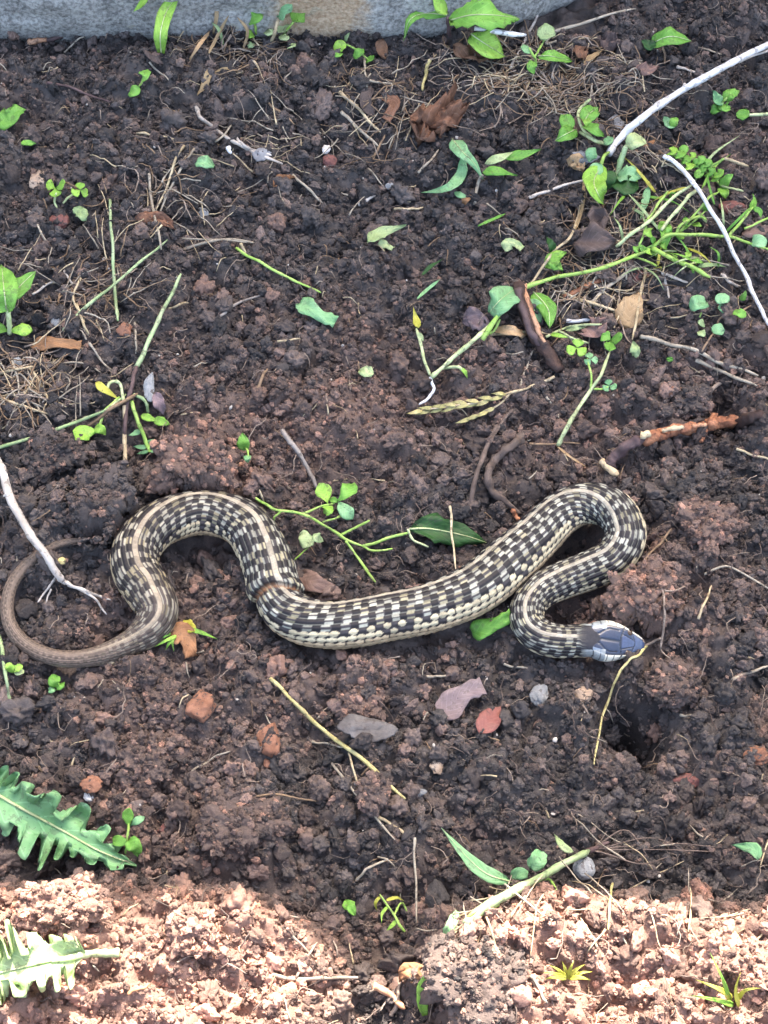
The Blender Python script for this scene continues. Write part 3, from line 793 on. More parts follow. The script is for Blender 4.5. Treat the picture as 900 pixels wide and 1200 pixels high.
# ------------------------------------------------------------------ soil crumbs, fibres, grit (uncountable)
lib = bpy.data.collections.new('crumb_shapes')
for k in range(14):
    me = clodmesh('crumb_shape', k+1.3, 4, (.40, .26, .14, .08), (1.2, 2.6, 6.0, 12.0), .8, k % 3 != 1)
    if k % 2:
        for v in me.vertices:
            f1 = mnoise.voronoi(v.co.normalized()*2.6+Vector((k*3.3, 0, 0)))[0]; v.co *= 1.18-.45*f1[0]
    me.materials.append(MATS['crumb'])
    lib.objects.link(bpy.data.objects.new('crumb_shape', me))
def scatter(name, XY, Z, S, clay, lib_, nshape, label=None):
    n = len(XY); me = bpy.data.meshes.new(name); me.vertices.add(n)
    me.vertices.foreach_set('co', np.column_stack([XY, Z]).astype(np.float32).ravel())
    def attr(nm, typ, arr, key):
        a_ = me.attributes.new(nm, typ, 'POINT'); a_.data.foreach_set(key, np.asarray(arr).ravel())
    attr('rot', 'FLOAT_VECTOR', rng.uniform(0, 6.283, (n, 3)).astype(np.float32), 'vector')
    attr('scl', 'FLOAT_VECTOR', (S[:, None]*rng.uniform(.7, 1.3, (n, 3))).astype(np.float32), 'vector')
    attr('idx', 'INT', rng.integers(0, nshape, n).astype(np.int32), 'value')
    attr('clay', 'FLOAT', clay.astype(np.float32), 'value')
    o = link(bpy.data.objects.new(name, me), kind='stuff', label=label)
    g_ = bpy.data.node_groups.new(name, 'GeometryNodeTree')
    g_.interface.new_socket('Geometry', in_out='INPUT', socket_type='NodeSocketGeometry')
    g_.interface.new_socket('Geometry', in_out='OUTPUT', socket_type='NodeSocketGeometry')
    gi = g_.nodes.new('NodeGroupInput'); go = g_.nodes.new('NodeGroupOutput')
    ci = g_.nodes.new('GeometryNodeCollectionInfo'); ci.inputs['Collection'].default_value = lib_
    ci.inputs['Separate Children'].default_value = True; ci.inputs['Reset Children'].default_value = True
    ip = g_.nodes.new('GeometryNodeInstanceOnPoints'); ip.inputs['Pick Instance'].default_value = True
    def na(nm, typ):
        x = g_.nodes.new('GeometryNodeInputNamedAttribute'); x.data_type = typ; x.inputs['Name'].default_value = nm; return x.outputs[0]
    e2r = g_.nodes.new('FunctionNodeEulerToRotation')
    L = g_.links.new
    L(gi.outputs[0], ip.inputs['Points']); L(ci.outputs[0], ip.inputs['Instance'])
    L(na('idx', 'INT'), ip.inputs['Instance Index']); L(na('rot', 'FLOAT_VECTOR'), e2r.inputs[0]); L(e2r.outputs[0], ip.inputs['Rotation'])
    L(na('scl', 'FLOAT_VECTOR'), ip.inputs['Scale']); L(ip.outputs[0], go.inputs[0])
    md = o.modifiers.new('scatter', 'NODES'); md.node_group = g_
    return o
XY, S = [], []
X0, X1, Y0, Y1 = -.42, .42, -.37, .43
for n_, lo, hi in ((4300, .0032, .0064), (21500, .0019, .0035), (56000, .0011, .0021), (92000, .0006, .0012)):
    p = np.column_stack([rng.uniform(X0, X1, n_), rng.uniform(Y0, Y1, n_)])
    coarse = perlin(p[:, 0]*11, p[:, 1]*11, 31)
    keep = rng.uniform(0, 1, n_) < np.clip(.75+1.6*coarse*(1 if lo > .0015 else -.3), .12, 1)
    p = p[keep]; XY.append(p); S.append(lo+(hi-lo)*rng.uniform(0, 1, len(p))**1.8)
XY = np.vstack(XY); S = np.concatenate(S)
d, _, _ = snake_dist(XY[:, 0], XY[:, 1]); k = d > S*.6-.0015
k &= ~((XY[:, 1] > fr+.006) & (XY[:, 0] < xr-.03))
XY, S = XY[k], S[k]
Z = H(XY[:, 0], XY[:, 1])+S*rng.uniform(-.1, .75, len(S))+(S < .0014)*rng.uniform(0, .0012, len(S))
scatter('soil_crumbs', XY, Z, S, np.clip(clay_field(XY[:, 0], XY[:, 1])+rng.normal(0, .15, len(S)), 0, 1.9), lib, 14)
gl_ = bpy.data.collections.new('grit_shapes')
for k in range(4):
    me = clodmesh('grit_shape', k+40.3, 2, (.2, .1, .05), ang=True); me.materials.append(MATS['grit']); gl_.objects.link(bpy.data.objects.new('grit_shape', me))
p = np.column_stack([rng.uniform(X0, X1, 400), rng.uniform(Y0, Y1-.05, 400)]); S_ = .0004+.0011*rng.uniform(0, 1, 400)**3
d, _, _ = snake_dist(p[:, 0], p[:, 1]); k = d > .002; p, S_ = p[k], S_[k]
scatter('white_grit', p, H(p[:, 0], p[:, 1])+CR*.9, S_, np.zeros(len(p)), gl_, 4)

def fibres(name, n_, length, rad, mats, curl, seed, region=None):
    rg = np.random.default_rng(seed); V_, F_, MI = [], [], []
    for _ in range(n_):
        x, y = rg.uniform(X0, X1), rg.uniform(Y0, Y1-.05)
        if region is not None:
            c_ = region[rg.integers(len(region))]; f_ = flat(c_[0], c_[1]); x = rg.normal(f_[0], c_[2]*PX); y = rg.normal(f_[1], c_[2]*PX)
        if y > fr-.002 and x < xr: continue
        a_ = rg.uniform(0, 6.28); L_ = length*rg.uniform(.35, 1.3); m_ = 7; kk = rg.normal(0, curl); xs_, ys_ = [x], [y]
        for i in range(m_):
            a_ += kk/m_+rg.normal(0, curl*.35); xs_.append(xs_[-1]+math.cos(a_)*L_/m_); ys_.append(ys_[-1]+math.sin(a_)*L_/m_)
        xs_, ys_ = np.array(xs_), np.array(ys_)
        d_, _, _ = snake_dist(xs_, ys_)
        if d_.min() < .001: continue
        zs = H(xs_, ys_)+CR*rg.uniform(.7, 1.7); zs = .4*zs+.6*max(zs.mean(), zs.max()-.002)
        zs = zs+np.array([0, .3, .6, .9, .9, .6, .3, 0])*rg.uniform(-.002, .003)
        r_ = rad*rg.uniform(.6, 1.3); o_ = len(V_)
        v_, f_ = tube(np.column_stack([xs_, ys_, zs]), lambda u: r_*(1-.5*u), 4)
        V_ += v_; F_ += [tuple(q_+o_ for q_ in f) for f in f_]; MI += [int(rg.integers(len(mats)))]*len(f_)
    me = bpy.data.meshes.new(name); me.from_pydata([tuple(v) for v in V_], [], F_)
    for m_ in mats: me.materials.append(MATS[m_])
    me.polygons.foreach_set('material_index', MI); me.polygons.foreach_set('use_smooth', [True]*len(F_)); me.update()
    return link(bpy.data.objects.new(name, me), kind='stuff')
fibres('root_fibres', 2700, .018, .00027, ['root', 'root_pale', 'root'], 1.6, 3)
fibres('straw_flecks', 1250, .008, .00040, ['straw', 'straw_grey', 'straw_brown', 'straw_brown', 'root_pale'], .3, 4)
fibres('dry_grass_litter', 900, .024, .00048, ['straw_brown', 'straw_grey', 'straw_brown', 'root_pale'], .8, 5,
       [(650, 95, 38), (700, 110, 40), (600, 85, 40), (270, 40, 26), (300, 60, 24), (760, 170, 30), (720, 255, 30), (40, 455, 26), (450, 130, 34), (690, 345, 30), (560, 75, 30), (660, 130, 36), (640, 90, 30), (700, 90, 30), (30, 440, 30), (190, 230, 34), (720, 300, 30), (100, 350, 34)])
fibres('dry_straw_litter', 340, .024, .00046, ['straw', 'straw_grey', 'straw_grey', 'straw'], .12, 6,
       [(640, 95, 40), (690, 100, 40), (590, 80, 36), (265, 40, 26), (430, 140, 36), (730, 330, 40), (690, 350, 34), (30, 450, 34), (60, 470, 30), (190, 240, 40), (100, 330, 36), (780, 210, 40), (820, 300, 40), (560, 1100, 30), (760, 1090, 60), (320, 170, 40)])

# ------------------------------------------------------------------ clods and stones
CL = dict(name='soil_clod', cat='clod', ang=False, sub=5, amp=(.30, .22, .12), sink=.38)
stone(120, 596, 46, 40, 30, 'clod_dark', 'big dark crumbly clod beside the snake coil, near the thin brown tail tip', **dict(CL, sink=.22))
stone(224, 545, 44, 34, 28, 'clod_red', 'reddish brown clod above the arch of the snake, next to the big dark clod', **dict(CL, sink=.28))
stone(757, 699, 38, 30, 26, 'clod_red', 'rounded reddish brown clod right against the snake head', **CL)
stone(193, 822, 25, 24, 17, 'clod_brown', 'grey brown clod below the coil, next to the small orange stone', **dict(CL, sink=.2))
stone(174, 888, 28, 30, 18, 'clod_brown', 'brown clod between the lobed green leaf and the orange stone', **dict(CL, sink=.25))
stone(282, 968, 46, 30, 20, 'clod_brown', 'broad low brown clod under the short straw with a yellow tip', **CL)
stone(425, 822, 22, 20, 11, 'clod_red', 'flat reddish brown clod above the dark bark flake', **dict(CL, sink=.2))
stone(438, 930, 19, 20, 13, 'clod_brown', 'small round brown clod at the lower end of the yellow straw', **CL)
stone(562, 1142, 56, 44, 34, 'clod_brown', 'large dark brown clod at the edge of the sunlit heap, with dead straws', **CL)
stone(830, 612, 34, 26, 16, 'clod_red', 'reddish crumbly clod between the peeled branch and the snake', **CL)
stone(620, 452, 26, 20, 13, 'clod_dark', 'dark clod at the foot of the curved bark stick', **CL)
stone(60, 530, 38, 26, 16, 'clod_dark', 'dark clod under the long green stalk of the uprooted grass', **CL)
stone(810, 470, 22, 18, 13, 'clod_dark', 'dark clod at the rim of the hole by the peeled branch', **CL)
stone(720, 905, 30, 20, 12, 'clod_dark', 'dark clod at the near rim of the burrow hole', **CL)
stone(790, 800, 30, 26, 16, 'clod_brown', 'brown clod overhanging the burrow hole below the head', **CL)
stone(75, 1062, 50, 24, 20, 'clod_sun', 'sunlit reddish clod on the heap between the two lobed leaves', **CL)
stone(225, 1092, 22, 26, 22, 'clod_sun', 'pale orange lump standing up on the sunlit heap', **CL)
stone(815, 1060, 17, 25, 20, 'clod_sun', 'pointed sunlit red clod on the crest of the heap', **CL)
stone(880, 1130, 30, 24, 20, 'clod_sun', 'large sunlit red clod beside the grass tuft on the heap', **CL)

stone(235, 830, 17, 15, 11, 'stone_orange', 'small orange brown stone below the snake coil')
stone(316, 868, 13, 20, 10, 'stone_orange', 'upright orange stone next to the upper end of the yellow straw')
stone(313, 895, 5, 5, 4, 'stone_orange', 'tiny orange pebble just below the upright orange stone')
stone(107, 919, 13, 9, 7, 'stone_orange', 'flat orange stone above the tip of the lobed leaf')
stone(243, 975, 10, 14, 9, 'stone_orange', 'rusty brown stone under the yellow tip of a straw')
stone(104, 934, 6, 5, 4, 'stone_white', 'white pebble beside the flat orange stone')
stone(196, 972, 11, 7, 6, 'stone_red', 'small reddish stone right of the seedling by the lobed leaf')
stone(632, 817, 10, 13, 7, 'stone_blue', 'pale blue grey stone below the neck of the snake')
stone(684, 815, 11, 9, 6, 'stone_tan', 'pale tan stone below the snake head, beside the blue grey one')
stone(490, 928, 9, 6, 5, 'stone_blue', 'small grey blue pebble at the lower end of the yellow straw')
stone(430, 853, 34, 13, 6, 'bark_grey', 'dark grey bark flake lying below the flat red clod', name='bark_flake', cat='bark', rot=-6)
stone(512, 898, 9, 8, 6, 'stone_tan', 'small pinkish tan stone right of the yellow straw')
stone(45, 212, 11, 10, 8, 'stone_tan', 'round tan pebble beside the two clover leaves')
stone(70, 259, 12, 10, 8, 'stone_red', 'dark red stone beneath the clover seedling')
stone(386, 189, 9, 8, 6, 'stone_red', 'dull red pebble with a white chip beside it')
stone(382, 175, 5, 6, 3, 'stone_white', 'white chip beside the dull red pebble')
stone(238, 250, 7, 7, 5, 'stone_blue', 'blue grey pebble among the dry stalks near the white petal')
stone(68, 376, 9, 7, 5, 'stone_blue', 'pale blue grey stone near the bright green seedling')
stone(20, 424, 7, 6, 4, 'stone_blue', 'small blue grey pebble in the straw pile')
stone(175, 452, 6, 16, 4, 'stone_blue', 'long slate sliver beside the uprooted grass')
stone(146, 386, 9, 8, 7, 'stone_orange', 'pinkish orange pebble by the upright green stalk')
stone(785, 456, 8, 6, 5, 'stone_orange', 'small brown orange pebble near the clover seedlings')
stone(748, 325, 16, 12, 8, 'stone_red', 'dull purple red stone beneath the green weed stalks')
stone(858, 243, 15, 8, 6, 'stone_red', 'flat dull red stone beside the thin white stalk')
stone(686, 185, 15, 8, 7, 'stone_grey', 'dark grey stone left of the low leafy weeds')
stone(722, 146, 10, 12, 6, 'stone_grey', 'dark slate stone behind the blunt end of the white stalk')
stone(457, 218, 6, 5, 4, 'stone_blue', 'tiny pale grey pebble left of the strap leaved seedling')
stone(307, 180, 11, 8, 5, 'stone_grey', 'grey pebble beside the end of the pale peeled twig')
stone(890, 840, 12, 24, 9, 'clod_brown', 'upright brown lump by the reddish crumb near the burrow', name='soil_clod', cat='clod', ang=False)
stone(885, 885, 16, 12, 9, 'stone_orange', 'rusty stone below the upright brown lump')
stone(805, 915, 17, 8, 5, 'stone_red', 'flat dark red stone beyond the burrow hole')
stone(685, 1017, 13, 12, 10, 'stone_blue', 'round pale speckled ball beside the thick dusky stalk', name='seed_ball', cat='seed ball', ang=False, amp=(.06, .05, .03))
stone(129, 775, 9, 6, 5, 'straw', 'small yellowish chip against the lower side of the tail', name='wood_chip', cat='wood chip')
stone(72, 657, 5, 4, 3, 'straw_yellow', 'tiny yellow chip inside the tail loop', name='wood_chip', cat='wood chip')

# ------------------------------------------------------------------ sticks, bark, roots
def stick(name, label, cat, base, parts, group=None):
    org = at(*base); e = thing(name, label, cat, org, group)
    for (nm, pts, r0, r1, mat, kw) in parts:
        add_stem(e, org, pts, r0, r1, mat, nm, **kw)
    return e
stick('peeled_branch', 'thick orange peeled branch with a dark bark end and pale cut tip', 'branch', (780, 507), [
    ('bark', [(714, 545, 2), (722, 533, 4), (738, 521, 5), (756, 513, 5)], 7, 7, 'bark_purple', dict(rough=.5, seg=10)),
    ('peeled_wood', [(754, 514, 5), (780, 507, 5), (806, 503, 4), (836, 498, 4), (866, 493, 3)], 7, 7.5, 'peeled', dict(rough=.9, seg=10)),
    ('bark_end', [(862, 494, 3), (878, 490, 3), (893, 484, 1)], 7.5, 6, 'bark', dict(rough=.7, seg=10)),
    ('cut_tip', [(704, 541, 2), (712, 547, 2), (724, 557, 1)], 4.5, 5, 'woodpale', dict(rough=.3)),
    ('knot', [(834, 498, 6), (837, 490, 9), (838, 486, 10)], 7, 4.5, 'peeled', dict(rough=.4)),
    ('side_stub', [(824, 503, 2), (822, 513, 0), (821, 519, -2)], 5, 4, 'peeled', dict(rough=.4)),
    ('yellow_patch', [(751, 510, 8.5), (756, 509, 9), (761, 508, 8.5)], 4.5, 4.5, 'woodpale', dict(rough=.3)),
    ('yellow_patch', [(776, 505, 8), (790, 502, 8.5), (802, 501, 8)], 3, 2.5, 'woodpale', dict(rough=.6)),
    ('yellow_patch', [(812, 500, 8), (820, 498, 8), (828, 497, 7)], 2.6, 2.2, 'woodorange', dict(rough=.6)),
    ('yellow_patch', [(846, 493, 8), (856, 492, 8), (866, 490, 7)], 4, 3.5, 'woodorange', dict(rough=.3))])
stick('bark_stick', 'curved dark bark stick with a reddish brown split face standing by a round leaf', 'stick', (655, 432), [
    ('bark', [(609, 334, 12), (614, 360, 9), (625, 390, 6), (640, 412, 3), (657, 434, 0)], 7.5, 8, 'bark', dict(rough=.5, seg=10)),
    ('split_face', [(613, 332, 15), (619, 356, 12.5), (630, 384, 9.5), (641, 404, 7)], 4.0, 2.5, 'woodorange', dict(rough=.7)),
    ('brown_face', [(607, 338, 14.5), (612, 362, 11.5), (622, 388, 8.6), (634, 406, 6)], 5, 4, 'bark_purple', dict(rough=.4))])
stick('forked_root', 'gnarled grey brown root forking out of the soil above the snake', 'root', (573, 560), [
    ('limb', [(612, 512, 1), (597, 524, 4), (580, 538, 5), (572, 552, 4), (574, 572, 4), (592, 588, 3), (609, 602, 1)], 6, 3.5, 'root', dict(rough=.8, seg=9)),
    ('limb', [(582, 500, 1), (572, 524, 3), (560, 550, 4), (552, 585, 1), (549, 602, -1)], 3, 3, 'root', dict(rough=.4)),
    ('limb', [(600, 598, 3), (604, 604, 3), (609, 609, 2)], 3, 2.4, 'peeled', dict(rough=.3))])
straw([(600, 480), (585, 500), (575, 520)], 2.4, 'root', 'short brown rootlet leaning on the forked root', 'rootlet', 'root')
stick('white_stalk', 'thick white bleached stalk arching over the weeds', 'stalk', (714, 182), [
    ('stalk', [(713, 181, 2), (728, 160, 8), (752, 138, 12), (785, 114, 14), (820, 94, 14), (856, 74, 12), (905, 50, 8), (965, 22, 2)], 4.4, 4.2, 'white_stalk', dict(rough=.22, seg=10)),
    ('side_strand', [(866, 73, 9), (884, 65, 8), (903, 58, 6)], 1.5, 1.5, 'pale_twig', {}),
    ('bud_scar', [(802, 101, 17), (804, 98, 18)], 3, 1.5, 'pale_twig', {})])
straw([(778, 183, 9), (793, 192, 11), (812, 214, 13), (835, 248, 13), (855, 285, 11), (873, 322, 9), (892, 362, 7), (905, 385, 6), (925, 425, 1)], 3.0, 'white_stalk', 'long thin whitish stalk bending through the green weeds', 'bent_stalk', 'stalk', r1=2.4)
straw([(845, 322), (855, 331), (868, 337), (882, 344)], 2.2, 'pale_twig', 'short white twig touching the long thin whitish stalk', 'twig', 'twig')
stick('forked_twig', 'smooth pale twig forking into fine tips over the tail loop', 'twig', (77, 683), [
    ('stem', [(-32, 470, 3), (-4, 538, 14), (8, 572, 13), (26, 610, 12), (48, 645, 10), (64, 668, 7), (77, 684, 3)], 5.0, 4.4, 'pale_twig', dict(rough=.15, seg=9)),
    ('fork', [(77, 682, 4), (98, 691, 4), (116, 699, 2), (130, 703, 1)], 2.4, 1.3, 'pale_twig', {}),
    ('fork', [(80, 686, 3), (106, 697, 3), (118, 710, 2), (125, 720, 0)], 1.8, 1.0, 'pale_twig', {}),
    ('fork', [(68, 673, 5), (54, 692, 3), (44, 706, 1)], 1.7, .9, 'pale_twig', {}),
    ('fork', [(60, 690, 3), (55, 702, 2), (54, 714, 0)], 1.3, .8, 'pale_twig', {}),
    ('bud', [(8, 578, 15), (4, 582, 16)], 2.5, 1.2, 'pale_twig', {})])
stick('peeled_twig', 'pale peeled twig with a frayed fork on dark crumbs', 'twig', (270, 168), [
    ('stem', [(230, 126, 2), (236, 138, 4), (252, 151, 4), (272, 165, 4), (296, 177, 3), (331, 192, 1)], 2.6, 1.9, 'pale_twig', {}),
    ('fork', [(275, 160, 4), (285, 170, 3), (300, 178, 2), (318, 184, 1)], 2.4, 1.8, 'pale_twig', {}),
    ('fork', [(252, 166, 2), (262, 159, 3), (273, 144, 2)], 1.5, 1, 'straw_grey', {}),
    ('stub', [(267, 172, 3), (271, 180, 2)], 3.4, 1.8, 'white_stalk', {})])
straw([(55, 47), (90, 40), (140, 31), (185, 38), (238, 44)], 2.6, 'bark_purple', 'thin dark twig lying along the foot of the edging stone', 'twig', 'twig')
straw([(33, 49), (44, 48), (55, 46)], 4, 'woodorange', 'short orange wood stub at the end of the dark twig', 'wood_stub', 'wood chip', r1=3)
straw([(55, 98), (92, 109), (130, 122)], 1.9, 'bark_purple', 'thin brown twig on bare dark crumbs below the stone foot', 'twig', 'twig')
straw([(660, 349), (684, 338), (712, 327)], 4.2, 'peeled', 'short rusty red stick between the bark stick and the weeds', 'stick', 'stick', r1=3)
straw([(830, 472), (832, 460), (842, 450), (858, 447)], 3.0, 'root_pale', 'curved pale root at the rim of the hole', 'rootlet', 'root')
straw([(750, 397), (790, 407), (840, 428), (888, 443)], 3.0, 'straw_grey', 'longer of two dry stalks lying side by side toward the hole', 'dry_stalk', 'stalk')
straw([(815, 422), (850, 437), (887, 452)], 2.6, 'straw_grey', 'shorter of two dry stalks lying side by side toward the hole', 'dry_stalk', 'stalk')
straw([(330, 504, 3), (345, 524, 4), (360, 548, 3), (371, 572, 1)], 3.6, 'grey_twig', 'grey twig pointing at the small plant behind the snake', 'twig', 'twig')
straw([(758, 757, 2), (748, 767, 5), (735, 777, 6), (722, 796, 6), (709, 830, 5), (701, 862, 4), (696, 896, 1)], 1.8, 'straw_yellow', 'curved yellow stalk running from the snake snout to the crumbs', 'dry_stalk', 'stalk')
stick('branching_rootlet', 'thin tan rootlet branching over the reddish clod at the head', 'root', (775, 745), [
    ('strand', [(762, 676, 12), (776, 692, 14), (779, 715, 13), (776, 745, 8), (774, 760, 4)], 1.6, 1.4, 'root_pale', {}),
    ('strand', [(777, 692, 14), (790, 692, 10), (803, 687, 5)], 1.3, 1, 'root_pale', {}),
    ('strand', [(774, 748, 7), (765, 752, 4), (755, 757, 2)], 1.6, 1.6, 'root_pale', {}),
    ('strand', [(776, 750, 6), (774, 762, 2), (790, 775, 0)], 1.2, .8, 'root_pale', {})])
straw([(787, 620, 3), (770, 640, 5), (752, 660, 5), (733, 680, 3)], 1.8, 'straw_brown', 'thin brown stalk leaning from the snake bend toward the reddish clod', 'dry_stalk', 'stalk')
straw([(317, 795), (345, 823), (375, 852), (420, 888), (475, 937)], 2.4, 'straw_yellow', 'long bright yellow straw lying below the snake', 'straw', 'straw', r1=2.8)
straw([(384, 887), (398, 905), (425, 941), (463, 985)], 1.9, 'straw_grey', 'grey straw crossing beneath the yellow one', 'straw', 'straw')
straw([(365, 869), (382, 872), (402, 876)], 1.7, 'straw_grey', 'short pale straw touching the middle of the yellow straw', 'straw', 'straw')
straw([(409, 882), (414, 901), (420, 922)], 1.5, 'straw', 'short straw hanging down from the middle of the yellow straw', 'straw', 'straw')
straw([(444, 958), (459, 967), (475, 979)], 2.4, 'straw', 'short broad straw at the end of the grey straw', 'straw', 'straw')
straw([(249, 966, 2), (268, 953, 4), (292, 935, 2)], 2.2, 'straw_yellow', 'short yellow tipped straw on the broad brown clod', 'straw', 'straw')
straw([(290, 935), (330, 933), (372, 939)], 1.6, 'straw_brown', 'brown straw running on from the yellow tipped one', 'straw', 'straw')
straw([(527, 593, 10), (530, 625, 14), (534, 667, 9)], 1.7, 'straw', 'upright straw crossing the dark green leaf behind the snake', 'straw', 'straw')
straw([(0, 748), (8, 790), (12, 826)], 2.6, 'stalk_dusky', 'dusky green stalk left of the tail', 'grass_stalk', 'stalk')
straw([(486, 982, 2), (486, 1020, 4), (488, 1082, 2)], 1.7, 'straw_grey', 'upright grey straw beside the trench in the heap', 'straw', 'straw')
straw([(718, 1035), (714, 1060), (712, 1092)], 1.8, 'straw_yellow', 'yellowish straw sticking out of the sunlit heap below the thick stalk', 'straw', 'straw')
straw([(417, 1032), (432, 1018), (455, 1006)], 1.9, 'straw_grey', 'curved grey straw above the yellow green weed', 'straw', 'straw')
straw([(336, 1088), (350, 1104), (368, 1122)], 1.7, 'straw_grey', 'grey straw at the shaded foot of the heap', 'straw', 'straw')
straw([(347, 1147), (365, 1114), (372, 1104)], 1.7, 'root_pale', 'tan straw crossing at the shaded foot of the heap', 'straw', 'straw')
straw([(318, 1142), (350, 1148), (400, 1147), (436, 1143)], 2.8, 'root_pale', 'pinkish root lying across the sunlit heap beside the trench', 'rootlet', 'root')
straw([(437, 1155), (455, 1166), (475, 1182)], 5, 'woodorange', 'stout orange pink stick end at the mouth of the trench', 'stick', 'stick', r1=4)
straw([(458, 1190), (466, 1172), (468, 1150)], 3, 'root_pale', 'thin pinkish stick beside the stout orange pink one', 'stick', 'stick')
straw([(558, 1055), (572, 1085), (588, 1128)], 1.6, 'straw', 'thin straw leaning over the large dark clod of the heap', 'straw', 'straw')
straw([(622, 1143), (632, 1160), (642, 1176)], 2.4, 'straw_grey', 'grey straw on the sunlit heap right of the large clod', 'straw', 'straw')
straw([(535, 1120), (552, 1132), (562, 1148)], 1.8, 'straw_grey', 'curved grey straw on the face of the large dark clod', 'straw', 'straw')
straw([(25, 1072), (45, 1069), (68, 1067)], 2.2, 'straw', 'short straw on the sunlit heap above the pale lobed leaf', 'straw', 'straw')
G = 'pale straw bits scattered on the soil'
LM = [(190, 230, 'among the dry stalks near the white green petal'), (70, 270, 'near the pair of bright clover leaves'), (180, 130, 'near the tiny seedling by the stone'), (240, 290, 'above the diagonal green stalk'), (425, 140, 'beside the long dark bark like leaf'),
      (320, 130, 'right of the peeled twig'), (365, 225, 'near the small rusty curled leaf'), (440, 85, 'near the row of tiny leaflets'), (480, 243, 'above the pale yellow green scrap'), (505, 190, 'below the crumpled brown leaf'), (500, 88, 'behind the crumpled brown leaf'),
      (90, 50, 'at the foot of the stone'), (650, 222, 'near the withered tan leaf'), (613, 50, 'standing by the toothed plant'), (690, 28, 'against the end of the edging stone'), (820, 75, 'behind the thick white stalk'), (630, 393, 'beside the bark stick'), (700, 360, 'crossing near the tan triangular leaf'),
      (785, 330, 'under the trailing weed'), (615, 440, 'at the foot of the bark stick'), (650, 520, 'crossing the hairy clover stem'), (880, 533, 'below the peeled branch'), (580, 250, 'near the short green grass piece'), (830, 700, 'right of the reddish clod by the head'), (880, 788, 'beyond the burrow hole'),
      (812, 839, 'inside the burrow hole rim'), (513, 792, 'just below the belly of the snake'), (600, 781, 'below the neck of the snake'), (245, 893, 'below the small orange stone'), (130, 890, 'above the blue green lobed leaf'), (90, 345, 'by the slanting green stalk'), (25, 455, 'in the straw pile'), (60, 455, 'at the edge of the straw pile'),
      (110, 425, 'between the straw pile and the uprooted grass'), (160, 398, 'under the thick green stalk'), (210, 357, 'right of the thick green stalk'), (76, 535, 'below the uprooted grass'), (280, 355, 'left of the torn blue green leaf'), (330, 510, 'beside the grey twig'), (306, 448, 'above the tiny lone seedling'), (340, 398, 'below the torn blue green leaf'),
      (690, 1095, 'on the sunlit heap near the feathery weed'), (880, 1105, 'on the sunlit heap by the red clod'), (165, 1158, 'on the heap near the pale lobed leaf'), (550, 1006, 'beside the strap leaf of the dusky stalk')]
